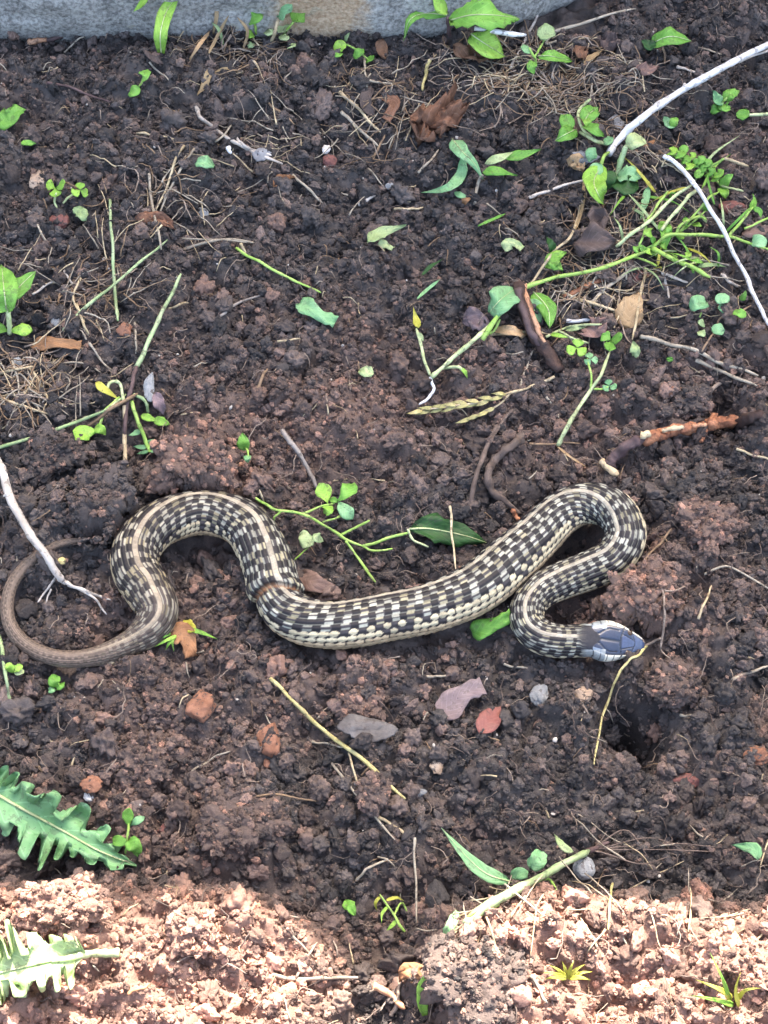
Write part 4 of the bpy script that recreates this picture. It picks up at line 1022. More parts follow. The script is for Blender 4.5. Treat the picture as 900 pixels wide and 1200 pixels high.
for pts, r_, mt in [
    ([(216, 174), (203, 200), (182, 248)], 1.8, 'straw'), ([(228, 176), (205, 212), (185, 255)], 1.6, 'straw_grey'), ([(175, 203), (179, 245), (190, 298)], 2.0, 'straw_grey'),
    ([(190, 265), (176, 280)], 1.3, 'straw'), ([(35, 250), (47, 270), (58, 290)], 1.5, 'straw_grey'), ([(80, 293), (98, 265), (120, 243)], 1.6, 'straw_grey'),
    ([(160, 157), (180, 159), (204, 163)], 1.7, 'straw'), ([(215, 292), (250, 285), (300, 286)], 2.0, 'straw_grey'), ([(175, 73), (186, 85), (198, 97)], 1.4, 'straw_grey'),
    ([(398, 111), (420, 131), (446, 157)], 2.4, 'straw'), ([(400, 131), (420, 150), (443, 171)], 2.2, 'straw_grey'), ([(300, 106), (322, 128), (345, 150)], 1.6, 'straw_brown'),
    ([(343, 205), (362, 222), (378, 238)], 2.0, 'straw_grey'), ([(437, 187), (444, 172), (451, 158)], 1.7, 'straw_brown'), ([(430, 94), (455, 98), (476, 104)], 1.7, 'straw_grey'),
    ([(427, 68), (428, 85), (430, 102)], 1.5, 'straw_grey'), ([(462, 245), (480, 245), (496, 243)], 1.9, 'straw'), ([(420, 240), (430, 234), (440, 229)], 2.4, 'pale_twig'),
    ([(490, 203), (502, 190), (514, 175)], 1.7, 'straw_grey'), ([(504, 70), (498, 88), (495, 106)], 2.4, 'straw_yellow'), ([(75, 62), (86, 52), (100, 44)], 1.3, 'straw_grey'),
    ([(620, 232), (650, 222), (688, 210)], 2.3, 'pale_twig'), ([(598, 82), (613, 55), (632, 15)], 2.2, 'pale_twig'), ([(652, 48), (640, 52), (668, 34)], 1.5, 'straw_grey'),
    ([(650, 37), (690, 25), (745, 12)], 2.2, 'straw_grey'), ([(793, 78), (810, 83), (832, 91)], 1.8, 'pale_twig'), ([(816, 56), (833, 60), (850, 66)], 1.5, 'straw_grey'),
    ([(620, 390), (650, 396)], 1.6, 'straw'), ([(664, 376), (690, 377), (728, 378)], 2.8, 'white_stalk'), ([(757, 312), (751, 345), (741, 398)], 2.3, 'straw'),
    ([(656, 341), (690, 356), (735, 371)], 2.5, 'straw'), ([(690, 362), (715, 335), (745, 310)], 3.0, 'straw_grey'), ([(640, 330), (660, 348), (700, 365)], 1.3, 'straw_brown'),
    ([(776, 320), (781, 335), (784, 350)], 2.0, 'pale_twig'), ([(781, 321), (793, 326), (806, 331)], 2.2, 'pale_twig'), ([(575, 393), (600, 392), (622, 388)], 1.9, 'straw'),
    ([(605, 460), (615, 436), (625, 410)], 1.9, 'straw_grey'), ([(620, 520), (650, 521), (680, 521)], 1.6, 'straw_brown'), ([(863, 526), (880, 533), (903, 542)], 1.9, 'straw'),
    ([(640, 465), (650, 478), (655, 490)], 1.6, 'straw_grey'), ([(570, 240), (590, 255)], 1.1, 'straw_grey'), ([(818, 726), (826, 706), (834, 686)], 1.7, 'straw'),
    ([(858, 796), (878, 788), (903, 780)], 2.1, 'straw_grey'), ([(825, 673), (855, 665), (905, 692)], 1.7, 'straw_grey'), ([(797, 838), (812, 839), (826, 839)], 1.8, 'straw_grey'),
    ([(500, 793), (513, 792), (529, 792)], 2.0, 'straw_grey'), ([(590, 778), (600, 781), (618, 783)], 1.7, 'straw_grey'), ([(225, 905), (245, 893), (270, 882)], 1.6, 'straw_grey'),
    ([(120, 912), (132, 895), (150, 872)], 1.3, 'root_pale'), ([(84, 898), (88, 884)], 1.6, 'straw'), ([(95, 325), (86, 350), (100, 380)], 1.5, 'straw'),
    ([(90, 357), (96, 375), (104, 392)], 2.3, 'straw'), ([(38, 345), (52, 336), (72, 324)], 1.7, 'pale_twig'), ([(75, 318), (84, 332), (100, 340)], 1.7, 'pale_twig'),
    ([(0, 438), (20, 434), (43, 429)], 1.9, 'straw'), ([(35, 432), (50, 455), (63, 483)], 1.9, 'straw'), ([(0, 457), (15, 454), (30, 451)], 2.0, 'straw'),
    ([(0, 466), (25, 474), (72, 490)], 1.9, 'straw'), ([(14, 420), (20, 440), (22, 462)], 1.4, 'straw_grey'), ([(40, 440), (55, 450), (74, 460)], 1.5, 'straw_grey'),
    ([(50, 472), (58, 460), (68, 450)], 1.3, 'pale_twig'), ([(105, 404), (120, 425), (138, 440)], 1.5, 'straw_grey'), ([(70, 426), (95, 426), (118, 437)], 1.5, 'straw_grey'),
    ([(158, 378), (159, 398), (159, 415)], 1.6, 'straw_grey'), ([(197, 362), (210, 357), (221, 355)], 1.6, 'straw'), ([(62, 530), (76, 535), (93, 544)], 1.8, 'straw'),
    ([(215, 290), (290, 297)], 1.2, 'straw_grey'), ([(258, 372), (280, 355), (310, 345)], 2.0, 'grey_twig'), ([(340, 520), (322, 505)], 1.2, 'straw_brown'),
    ([(300, 465), (306, 448), (314, 434)], 2.4, 'straw_brown'), ([(325, 400), (340, 398), (352, 397)], 1.6, 'straw'), ([(700, 1110), (690, 1090), (680, 1075)], 1.3, 'straw'),
    ([(740, 1115), (728, 1095)], 1.4, 'straw_grey'), ([(880, 1110), (895, 1092)], 1.5, 'straw'), ([(850, 1085), (868, 1105), (880, 1130)], 1.3, 'straw_yellow'),
    ([(150, 1165), (165, 1158), (175, 1154)], 2.4, 'orangeleaf'), ([(540, 1000), (560, 1012)], 1.3, 'straw_grey')]:
    q_ = pts[len(pts)//2]; ln = math.hypot(pts[0][0]-pts[-1][0], pts[0][1]-pts[-1][1])
    lm = min(LM, key=lambda a_: (a_[0]-q_[0])**2+(a_[1]-q_[1])**2)[2]
    cn = {'straw': 'pale tan', 'straw_grey': 'greyish', 'straw_brown': 'brown', 'pale_twig': 'whitish', 'white_stalk': 'white', 'straw_yellow': 'yellowish', 'grey_twig': 'grey', 'root_pale': 'tan', 'orangeleaf': 'orange'}[mt]
    straw(pts, r_, mt, ('long ' if ln > 48 else 'short ' if ln > 26 else 'tiny ')+cn+' straw '+lm, 'straw_bit', 'straw', G)

# ------------------------------------------------------------------ dead leaves and flakes
def dead(pts, wpx, mat, label, name='dead_leaf', cat='leaf', prof='ovate', rib=None, **kw):
    org = at(*pts[0][:2]); e = thing(name, label, cat, org)
    kw.setdefault('wav', .5); add_leaf(e, org, pts, wpx, prof, mat, name='blade', rib=rib, **kw)
    return e
e = dead([(490, 168, 2), (500, 152, 4), (512, 136, 6), (530, 120, 3)], 44, 'deadleaf', 'crumpled brown dead leaf left of the strap leaved seedling', wav=1.1, nl=16, nw=10)
add_leaf(e, e.location, [(510, 150, 3), (525, 135, 9), (548, 126, 4)], 30, 'ovate', 'deadleaf', name='curled_edge', wav=1.0, nl=12, nw=8)
dead([(180, 55, 2), (182, 66, 3), (192, 76, 1)], 24, 'greyleaf', 'small dark dead leaf at the foot of the broad grass blade')
dead([(246, 80, 4), (242, 95, 4), (231, 112, 1)], 9, 'tanleaf', 'narrow curled tan leaf near the dry tuft by the stone')
dead([(348, 672, 3), (370, 684, 5), (398, 690, 2)], 24, 'pinkleaf', 'dull pink dead leaf lying against the fold of the snake')
dead([(518, 840, 2), (540, 815, 4), (566, 803, 3)], 34, 'purpleleaf', 'flat purplish leaf flake below the snake', 'leaf_flake', prof='scrap', wav=.25)
dead([(562, 860, 1), (572, 845, 3), (586, 828, 2)], 26, 'redleaf', 'small dark red leaf flake beside the purplish one', 'leaf_flake', prof='ovate', wav=.25)
dead([(672, 285, 3), (698, 283, 6), (722, 283, 3)], 40, 'greyleaf', 'broad grey brown dead leaf between the weeds and the bark stick', wav=.6, nl=14, nw=10)
dead([(712, 262, 3), (700, 255, 5), (705, 275, 3)], 24, 'greyleaf', 'small curled grey leaf behind the broad grey brown one', wav=.7)
dead([(742, 386, 1), (738, 365, 4), (748, 342, 2)], 32, 'tanleaf', 'tan triangular dead leaf beneath the crossing straws', prof='ovate')
dead([(200, 742, 4), (218, 745, 5), (224, 770, 3)], 26, 'orangeleaf', 'orange brown leaf scrap beside the coil, under green blades', 'leaf_scrap', prof='scrap', wav=.4)
dead([(215, 727, 6), (222, 735, 6), (228, 740, 5)], 14, 'yellow', 'small yellow leaf scrap on the orange brown one', 'leaf_scrap', prof='round')
dead([(38, 404, 2), (62, 402, 4), (95, 405, 2)], 17, 'orangeleaf', 'long orange bark chip below the bright green seedling', 'bark_chip', 'bark', prof='scrap', wav=.3)
dead([(65, 412, 1), (82, 412, 3), (94, 418, 1)], 18, 'greyleaf', 'dark grey flake under the end of the orange bark chip', 'leaf_flake', prof='scrap')
dead([(495, 1143, 3), (478, 1138, 6), (468, 1152, 3)], 24, 'orangeleaf', 'bright orange dead leaf at the mouth of the trench', wav=.8)
dead([(320, 218, 2), (335, 210, 4), (346, 208, 2)], 14, 'orangeleaf', 'small rusty curled leaf near the end of the peeled twig', wav=.7)
dead([(543, 240, 3), (546, 232, 4), (552, 222, 2)], 11, 'orangeleaf', 'tiny rusty bud leaf below the strap leaved seedling')
dead([(542, 378, 2), (555, 375, 4), (578, 386, 2)], 22, 'purpleleaf', 'pale mauve papery leaf beside the uprooted seedling', wav=.9)
dead([(578, 386, 2), (600, 388, 4), (618, 392, 1)], 13, 'tanleaf', 'tan leaf strip under the round pale leaf', prof='strap')
dead([(690, 388, 3), (700, 384, 5), (712, 378, 2)], 26, 'pinkleaf', 'pale pink papery leaf behind the clover seedlings', wav=.8)
dead([(868, 272, 2), (885, 270, 4), (900, 268, 2)], 20, 'pinkleaf', 'pale pink dead leaf at the end of the weed stalks', wav=.6)
dead([(668, 195, 3), (676, 190, 5), (684, 202, 3)], 17, 'tanleaf', 'withered tan leaf hanging by the low leafy weeds', wav=.7)
dead([(684, 205, 2), (683, 240, 4), (672, 276, 2)], 4, 'tanleaf', 'thin withered stalk trailing below the tan leaf', 'dry_stalk', 'stalk', prof='strap')
dead([(752, 175, 3), (760, 170, 5), (768, 163, 3)], 6, 'orangeleaf', 'narrow yellow orange leaf beside the round yellow green one')
dead([(688, 66, 3), (680, 58, 5), (686, 72, 3)], 16, 'deadleaf', 'reddish brown curled leaf in the dry grass near the stone', wav=.8)
dead([(684, 74, 3), (694, 66, 6), (708, 57, 3)], 9, 'tanleaf', 'pale tan curled leaf beside the reddish brown one', wav=.6)
dead([(705, 45, 3), (716, 50, 5), (730, 52, 3)], 22, 'greyleaf', 'grey curled leaf right of the dry grass mat', wav=.8)
dead([(745, 80, 2), (758, 82, 5), (772, 78, 2)], 13, 'pinkleaf', 'pale torn leaf scrap near the middle of the white stalk', wav=.8)
dead([(533, 57, 3), (548, 62, 5), (575, 70, 2)], 22, 'deadleaf', 'red brown dead leaf under the big toothed plant', wav=.8)
dead([(448, 45, 4), (447, 55, 4), (452, 70, 2)], 14, 'deadleaf', 'small brown leaf curled at the stone below a clover', wav=.5)
dead([(158, 255, 2), (190, 258, 4), (205, 270, 2)], 20, 'deadleaf', 'brown curled leaf among the dry stalks near the white petal', wav=.8)
dead([(435, 102, 2), (428, 118, 4), (438, 138, 1)], 15, 'greyleaf', 'long dark bark like leaf beside the paired straws', prof='strap')
dead([(450, 108, 2), (462, 122, 3), (452, 140, 1)], 18, 'deadleaf', 'reddish leaf scrap right of the long dark leaf', prof='scrap')
dead([(182, 460, 2), (186, 472, 4), (192, 486, 2)], 14, 'purpleleaf', 'greyish leaf flake beside the slate sliver', 'leaf_flake')
dead([(228, 192, 4), (240, 190, 7), (251, 193, 5)], 15, 'bluegreen', 'pale white green petal on dark crumbs below the peeled twig', 'petal', 'petal', prof='round')
dead([(86, 250, 4), (92, 247, 7), (101, 256, 5)], 14, 'palegreen', 'pale cream petal beside the dark red stone', 'petal', 'petal', prof='round')
dead([(590, 292, 4), (600, 284, 6), (612, 292, 4)], 14, 'palegreen', 'ragged whitish green flake above the bark stick', 'leaf_scrap', prof='scrap')
dead([(431, 284, 4), (448, 272, 7), (476, 264, 4)], 17, 'palegreen', 'pale yellow green leaf scrap lying on open soil', 'leaf_scrap', prof='lance')
dead([(444, 283, 3), (451, 287, 4), (460, 291, 2)], 11, 'palegreen', 'whitish scrap touching the pale yellow green one', 'leaf_scrap', prof='scrap')
dead([(352, 355, 3), (367, 364, 6), (393, 378, 3)], 22, 'bluegreen', 'torn blue green leaf piece lying on open soil', 'leaf_scrap', prof='scrap')
dead([(422, 434, 3), (429, 435, 5), (438, 438, 3)], 14, 'palegreen', 'tiny round yellow green leaf on bare crumbs', 'leaf_scrap', prof='round')
dead([(553, 742, 3), (575, 733, 6), (600, 722, 4)], 24, 'green', 'torn green leaf piece under the belly of the snake', 'leaf_scrap', prof='scrap')
dead([(480, 620, 5), (505, 620, 8), (545, 628, 5), (570, 636, 2)], 32, 'darkgreen', 'dark green toothed leaf tucked behind the snake', 'leaf', rib=1, teeth=.2)
dead([(0, 142, 3), (12, 138, 8), (22, 124, 10)], 26, 'green', 'bent green leaf piece by itself left of the thin brown twig', 'leaf_scrap', prof='scrap')
dead([(25, 168, 3), (33, 168, 5), (42, 168, 3)], 8, 'green', 'small green oval leaf below the bent green piece', 'leaf_scrap')
dead([(888, 1008, 3), (884, 995, 6), (858, 990, 4)], 14, 'bluegreen', 'green pointed leaf tip reaching in beside the heap', 'leaf_scrap', prof='lance')
dead([(742, 372 + 45, 3), (744, 412, 7), (742, 400, 5)], 12, 'palegreen', 'tiny folded green leaf right of the clover seedlings', 'leaf_scrap')
dead([(785, 418, 2), (785, 424, 3)], 8, 'green', 'very small green leaf beside the dry stalk pair', 'leaf_scrap', prof='round')
dead([(560, 265, 2), (575, 258, 3), (593, 250, 2)], 4, 'green', 'short green grass piece below the rusty bud leaf', 'grass_strip', 'grass', prof='strap')
dead([(489, 350, 2), (500, 340, 3), (516, 327, 2)], 4, 'bluegreen', 'short pale grass piece above the uprooted seedling', 'grass_strip', 'grass', prof='strap')
dead([(494, 323, 2), (505, 312, 3), (520, 303, 2)], 5, 'darkgreen', 'thin dark green leaf strip above the short pale grass piece', 'leaf_scrap', prof='lance')

# ------------------------------------------------------------------ grasses
def blade_thing(pts, wpx, mat, label, prof='grass', name='grass_strip', rib=None, **kw):
    return dead(pts, wpx, mat, label, name, 'grass', prof, rib, wav=.15, **kw)
blade_thing([(189, 62, 1), (188, 40, 14), (195, 14, 24), (210, -8, 30)], 17, 'lime', 'broad bright grass blade rising in front of the edging stone', 'strap', rib=.8)
blade_thing([(176, -6, 40), (166, 4, 34), (156, 14, 26)], 12, 'lime', 'bright green leaf tip hanging over the edging stone', 'lance')
straw([(75, 391, 2), (115, 350, 5), (155, 315, 6), (196, 281, 2)], 2.3, 'stalk_dusky', 'long pale green grass stalk slanting above the uprooted grass', 'grass_stalk', 'grass', r1=1.5)
straw([(129, 235, 2), (132, 280, 4), (135, 330, 5), (138, 376, 2)], 1.7, 'stalk_dusky', 'upright pale green stalk crossing the slanting one', 'grass_stalk', 'grass', r1=2.2)
straw([(160, 430, 1), (176, 397, 5), (193, 360, 6), (212, 321, 3)], 3.2, 'stalk_dusky', 'thick green stalk with frayed tip above the uprooted grass', 'grass_stalk', 'grass', r1=2.2)
straw([(277, 291, 2), (310, 311, 4), (345, 328, 4), (376, 343, 1)], 2.0, 'stalk_green', 'green stalk lying diagonally above the torn blue green leaf', 'grass_stalk', 'grass', r1=1.5)
straw([(282, 285, 1), (290, 300, 2), (305, 305, 2)], 2.2, 'straw', 'yellowish frayed end beside the diagonal green stalk', 'straw', 'straw')
plant('uprooted_grass', 'uprooted grass with splayed green stalks, brown sheaths and small leaves', 'grass', (150, 470),
      stems=[([(-5, 526, 3), (40, 512, 6), (90, 495, 8), (125, 480, 8), (148, 462, 5)], 2.2, dict(r1=1.8, mat='stalk_dusky')),
             ([(63, 528, 2), (100, 502, 6), (130, 480, 8), (161, 461, 5)], 2.2, dict(mat='straw_brown')),
             ([(160, 430, 5), (155, 450, 6), (149, 478, 6), (146, 500, 5), (145, 518, 3)], 2.6, dict(mat='bark_purple')),
             ([(146, 475, 6), (146, 510, 6), (147, 540, 3), (151, 562, 1)], 2.6, dict(mat='straw')),
             ([(154, 470, 6), (162, 495, 6), (172, 520, 4), (176, 530, 2)], 2.4, dict(mat='stalk_green')),
             ([(145, 470, 6), (140, 450, 7), (130, 448, 6), (126, 456, 5)], 2, dict(mat='stalk_pale')),
             ([(157, 462, 6), (170, 470, 5), (174, 484, 3)], 2, dict(mat='stalk_dusky')),
             ([(115, 504, 5), (124, 480, 7), (140, 465, 7)], 1.8, dict(mat='stalk_green'))],
      leaves=[([(112, 448, 7), (122, 456, 8), (140, 468, 6)], 9, 'lance', 'yellow'), ([(165, 487, 5), (175, 490, 7), (186, 493, 4)], 9, 'lance', 'lime'),
              ([(180, 492, 5), (188, 494, 6), (199, 497, 3)], 12, 'ovate', 'lime'), ([(116, 505, 6), (100, 507, 9), (88, 515, 7)], 22, 'obovate', 'lime'),
              ([(110, 503, 6), (118, 503, 9), (124, 510, 7)], 12, 'ovate', 'lime'), ([(165, 505, 4), (158, 508, 5), (150, 510, 3)], 7, 'lance', 'bluegreen'),
              ([(170, 522, 4), (178, 517, 5), (188, 519, 3)], 6, 'lance', 'bluegreen'), ([(172, 524, 4), (164, 524, 5), (156, 523, 3)], 6, 'lance', 'bluegreen'),
              ([(176, 529, 3), (184, 528, 4), (193, 529, 2)], 5, 'lance', 'bluegreen'), ([(174, 529, 3), (168, 530, 4), (160, 532, 2)], 5, 'lance', 'bluegreen')])
plant('wild_grass', 'yellow grass seed head with two spikes lying on the soil', 'grass', (600, 462),
      stems=[([(650, 441, 2), (625, 452, 4), (600, 460, 5), (560, 471, 5), (520, 477, 4), (478, 484, 2)], 2, dict(r1=.9, mat='straw')),
             ([(598, 461, 5), (578, 478, 4), (556, 488, 3), (535, 496, 1)], 1.2, dict(r1=.8, mat='straw'))],
      leaves=[([(x, y, 5), (x-9, y+dy*.6+1, 6), (x-19, y+dy+2, 4)], 5.2, 'lance', 'chaff', dict(name='spikelet', nl=6, nw=4))
              for x, y, dy in [(594, 462, -3), (590, 463, 5), (578, 467, -3), (574, 468, 6), (562, 471, -4), (560, 471, 5), (550, 473, 4), (548, 473, -4), (536, 475, -3), (534, 476, 5),
                               (523, 477, -3), (520, 478, 4), (508, 479, -3), (505, 480, 4), (495, 481, 2), (580, 478, 4), (572, 482, 5), (562, 486, 4), (552, 490, 4)]])
plant('green_tuft', 'small bright green blades sprouting beside the orange brown scrap', 'grass', (205, 748),
      leaves=[([(206, 745, 5), (196, 750, 7), (181, 758, 4)], 5, 'grass', 'lime'), ([(204, 748, 5), (198, 754, 6), (194, 762, 3)], 5, 'grass', 'lime'),
              ([(206, 744, 5), (202, 752, 6), (204, 764, 3)], 4, 'grass', 'lime'), ([(222, 737, 7), (238, 742, 8), (255, 749, 4)], 6, 'grass', 'lime'),
              ([(200, 742, 6), (192, 746, 7), (180, 752, 4)], 4, 'grass', 'green')])
plant('grass_tuft', 'yellow green grass tuft on the sunlit heap beside the red clod', 'grass', (845, 1172),
      leaves=[([(858, 1172, 1), (845, 1160, 12), (815, 1148, 16)], 8, 'grass', 'yellow'), ([(855, 1174, 1), (848, 1150, 16), (832, 1116, 24)], 6, 'grass', 'lime'),
              ([(860, 1178, 1), (840, 1172, 10), (808, 1166, 10)], 7, 'grass', 'lime'), ([(862, 1172, 1), (875, 1160, 10), (892, 1158, 10)], 6, 'grass', 'yellow'),
              ([(866, 1180, 1), (862, 1160, 14), (868, 1140, 20)], 5, 'grass', 'yellow')])
plant('feathery_weed', 'feathery yellow green weed on the sunlit heap right of the dark clod', 'weed', (665, 1148),
      leaves=[([(665, 1147, 2), (665+16*math.cos(a), 1142-9*math.sin(a), 6), (665+30*math.cos(a), 1142-17*math.sin(a), 4)], 5, 'lance', 'yellow') for a in (-.4, .2, .8, 1.3, 1.8, 2.4, 3.0, 3.5)])
plant('trench_weed', 'slender yellow green weed sprig in the dark trench', 'weed', (470, 1085),
      stems=[([(474, 1092, 2), (462, 1072, 8), (445, 1048, 10)], 2.0, dict(r1=1.2)), ([(462, 1072, 8), (470, 1058, 8), (477, 1068, 6)], 1.2)],
      leaves=[([(455, 1062, 9), (448, 1070, 8), (447, 1082, 6)], 4, 'lance', 'lime'), ([(446, 1050, 10), (440, 1058, 9), (442, 1068, 7)], 4, 'lance', 'yellow'),
              ([(466, 1078, 7), (458, 1086, 6), (452, 1092, 4)], 5, 'lance', 'lime'), ([(452, 1055, 9), (465, 1052, 9), (474, 1056, 7)], 4, 'lance', 'yellow')])
dead([(405, 1055, 2), (411, 1063, 5), (417, 1074, 2)], 14, 'green', 'small blurred green leaf in the shaded trench', 'leaf_scrap')
blade_thing([(498, 1190, 3), (494, 1165, 10), (500, 1140, 12)], 13, 'lime', 'bright pale green blade standing at the mouth of the trench', 'strap')
blade_thing([(536, 1068, 8), (528, 1085, 6), (520, 1098, 3)], 12, 'bluegreen', 'short pale blade at the foot of the thick dusky stalk', 'strap')

# ------------------------------------------------------------------ broad plants
def lobed(name, label, path, hw_px, mat, nl, rev=False):
    org = at(*path[len(path)//2][:2]); e = thing(name, label, 'leaf', org)
    P = pts3(path); C = [Vector(q) for q in catmull(P, 24)]; k = pxm(*path[0][:2]); n = len(C)
    V, F, UV = leafgrid(C[::12], hw_px*1.12*k, 'ovate', nl=150, nw=16, fold=.14, wav=.5, seed=hw_px*.7, lobes=(nl, .78, .03), thick=.00025)
    bl = mesh('blade', V, F, mat, e, org, uv=UV)
    v_, f_ = tube([c+Vector((0, 0, .0007)) for c in C], lambda u: k*hw_px*.045*(1.1-u*.8), 6)
    mesh('midrib', v_, f_, 'stalk_pale', bl, org)
    return e, org
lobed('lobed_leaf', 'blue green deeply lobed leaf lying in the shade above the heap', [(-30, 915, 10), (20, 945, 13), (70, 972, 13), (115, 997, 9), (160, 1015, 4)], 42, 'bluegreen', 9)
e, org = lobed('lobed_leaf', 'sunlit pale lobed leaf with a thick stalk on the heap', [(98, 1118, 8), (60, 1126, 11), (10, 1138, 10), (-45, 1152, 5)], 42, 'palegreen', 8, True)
add_stem(e, org, [(140, 1116, 4), (118, 1117, 7), (96, 1118, 8), (60, 1126, 11)], 5.2, 3.5, 'stalk_pale', 'stalk')
plant('seedling', 'three leaved green seedling at the tip of the lobed leaf', 'seedling', (148, 1000), stems=[([(147, 1000, 1), (149, 980, 8), (151, 965, 10)], 1.6)],
      leaves=[([(149, 988, 6), (138, 985, 9), (132, 982, 8)], 13, 'ovate', 'green'), ([(149, 985, 7), (158, 992, 9), (162, 1003, 6)], 18, 'ovate', 'green'), ([(151, 970, 9), (150, 958, 12), (151, 947, 12)], 13, 'obovate', 'green'), ([(152, 968, 9), (160, 962, 10), (170, 957, 9)], 9, 'obovate', 'bluegreen')])
plant('seedling', 'large bright green seedling with two cotyledons beside the straw pile', 'seedling', (12, 390), stems=[([(11, 391, 1), (10, 375, 8), (9, 355, 14)], 3.2, dict(mat='stalk_pale'))],
      leaves=[([(8, 366, 12), (5, 342, 20), (2, 312, 22)], 32, 'ovate', 'green', dict(rib=1)), ([(11, 352, 16), (24, 335, 20), (42, 318, 18)], 22, 'ovate', 'green', dict(rib=.8)), ([(8, 365, 14), (-5, 350, 18), (-25, 335, 16)], 28, 'ovate', 'green'),
              ([(12, 389, 3), (24, 386, 6), (38, 388, 4)], 16, 'obovate', 'lime'), ([(10, 389, 3), (0, 385, 6), (-12, 386, 4)], 14, 'obovate', 'lime')])
plant('toothed_plant', 'toothed leafy green plant growing against the edging stone', 'plant', (525, 36),
      stems=[([(527, 42, 1), (526, 30, 8), (524, 20, 14)], 2.5, dict(mat='bark_purple')), ([(556, 33, 14), (580, 37, 14), (616, 41, 10)], 3.0, dict(mat='white_stalk', name='petiole'))],
      leaves=[([(528, 24, 14), (552, 18, 24), (580, 18, 25), (609, 22, 18)], 34, 'ovate', 'green', dict(rib=1, teeth=.22, tn=10, nl=18)),
              ([(552, 40, 16), (566, 50, 17), (592, 66, 8)], 33, 'ovate', 'lime', dict(rib=1, nl=14)),
              ([(524, 18, 15), (498, 16, 20), (480, 24, 16), (473, 48, 6)], 14, 'lance', 'green', dict(rib=.7, teeth=.15)),
              ([(524, 16, 15), (514, 4, 26), (508, -14, 32)], 16, 'lance', 'lime')])
plant('seedling', 'green seedling of four leaves in the dry grass beside the toothed plant', 'seedling', (628, 72), stems=[([(628, 78, 1), (626, 66, 6), (620, 56, 9)], 1.6), ([(627, 66, 6), (634, 52, 10), (640, 42, 12)], 1.3)],
      leaves=[([(630, 66, 7), (645, 66, 10), (671, 72, 6)], 16, 'ovate', 'green', dict(rib=.6)), ([(626, 72, 6), (623, 78, 8), (626, 87, 5)], 12, 'ovate', 'green'), ([(622, 62, 8), (616, 58, 10), (612, 52, 9)], 9, 'ovate', 'bluegreen'), ([(633, 46, 12), (640, 38, 15), (650, 34, 14)], 20, 'round', 'palegreen')])
plant('seedling', 'oval leaved green seedling alone between the stone end and the white stalk', 'seedling', (780, 56), stems=[([(779, 75, 0), (779, 62, 4), (776, 53, 6)], 1.3, dict(mat='straw_brown'))],
      leaves=[([(762, 52, 6), (785, 43, 11), (810, 48, 7)], 23, 'ovate', 'green', dict(rib=.8)), ([(770, 52, 6), (760, 53, 8), (752, 47, 6)], 14, 'ovate', 'darkgreen')])
plant('strap_seedling', 'seedling with long strap leaves right of the crumpled brown leaf', 'seedling', (560, 205), stems=[([(556, 240, 0), (560, 215, 4), (566, 205, 6)], 2.2, dict(mat='straw_grey'))],
      leaves=[([(541, 182, 7), (541, 203, 10), (525, 220, 9), (494, 226, 4)], 14, 'lance', 'bluegreen'), ([(530, 163, 6), (542, 178, 11), (556, 192, 11), (566, 210, 6)], 18, 'lance', 'bluegreen', dict(rib=.7)),
              ([(565, 202, 7), (582, 200, 10), (606, 206, 6)], 12, 'lance', 'green'), ([(568, 192, 7), (585, 185, 10), (602, 178, 7)], 11, 'lance', 'palegreen'), ([(590, 185, 6), (610, 182, 9), (634, 175, 6)], 12, 'lance', 'green'),
              ([(533, 225, 3), (540, 229, 5), (548, 230, 3)], 8, 'ovate', 'bluegreen')])
plant('round_weed', 'leafy low weed touching the blunt end of the white stalk', 'weed', (690, 160),
      stems=[([(698, 166, 1), (682, 150, 6), (678, 130, 8), (692, 116, 8)], 2.0, dict(mat='stalk_pale')), ([(680, 155, 4), (695, 163, 5), (711, 170, 3)], 2.2, dict(mat='stalk_pale'))],
      leaves=[([(684, 144, 8), (690, 134, 13), (701, 126, 11)], 20, 'ovate', 'green', dict(rib=.6)), ([(686, 146, 8), (698, 152, 11), (708, 160, 7)], 16, 'ovate', 'green'), ([(674, 152, 6), (662, 158, 9), (650, 165, 5)], 20, 'ovate', 'green', dict(rib=.6)),
              ([(672, 150, 6), (664, 142, 9), (657, 134, 7)], 16, 'ovate', 'green'), ([(690, 150, 9), (688, 143, 12), (684, 136, 10)], 10, 'ovate', 'lime'), ([(708, 168, 4), (712, 166, 7), (716, 160, 6)], 10, 'round', 'bluegreen')])
plant('broad_weed', 'broad leaved weed with one bright folded leaf below the white stalk end', 'weed', (715, 200),
      stems=[([(721, 212, 1), (726, 192, 8), (734, 170, 14)], 3.4, dict(mat='stalk_dusky')), ([(704, 196, 4), (708, 184, 6), (714, 178, 6)], 2.2)],
      leaves=[([(705, 194, 8), (696, 212, 14), (700, 226, 13), (708, 240, 6)], 26, 'ovate', 'lime', dict(rib=.8, fold=.4)), ([(703, 192, 8), (698, 200, 12), (692, 208, 9)], 16, 'ovate', 'bluegreen'),
              ([(734, 172, 14), (744, 164, 17), (754, 162, 15)], 20, 'round', 'palegreen', dict(rib=.4)), ([(722, 210, 6), (735, 218, 9), (748, 214, 6)], 26, 'ovate', 'darkgreen'), ([(724, 206, 6), (738, 204, 10), (752, 208, 6)], 20, 'ovate', 'bluegreen', dict(teeth=.2)),
              ([(712, 200, 7), (714, 212, 9), (712, 222, 5)], 18, 'ovate', 'darkgreen'), ([(700, 182, 6), (694, 180, 9), (690, 190, 6)], 16, 'ovate', 'bluegreen'), ([(760, 218, 3), (756, 236, 6), (750, 258, 3)], 9, 'lance', 'bluegreen')])
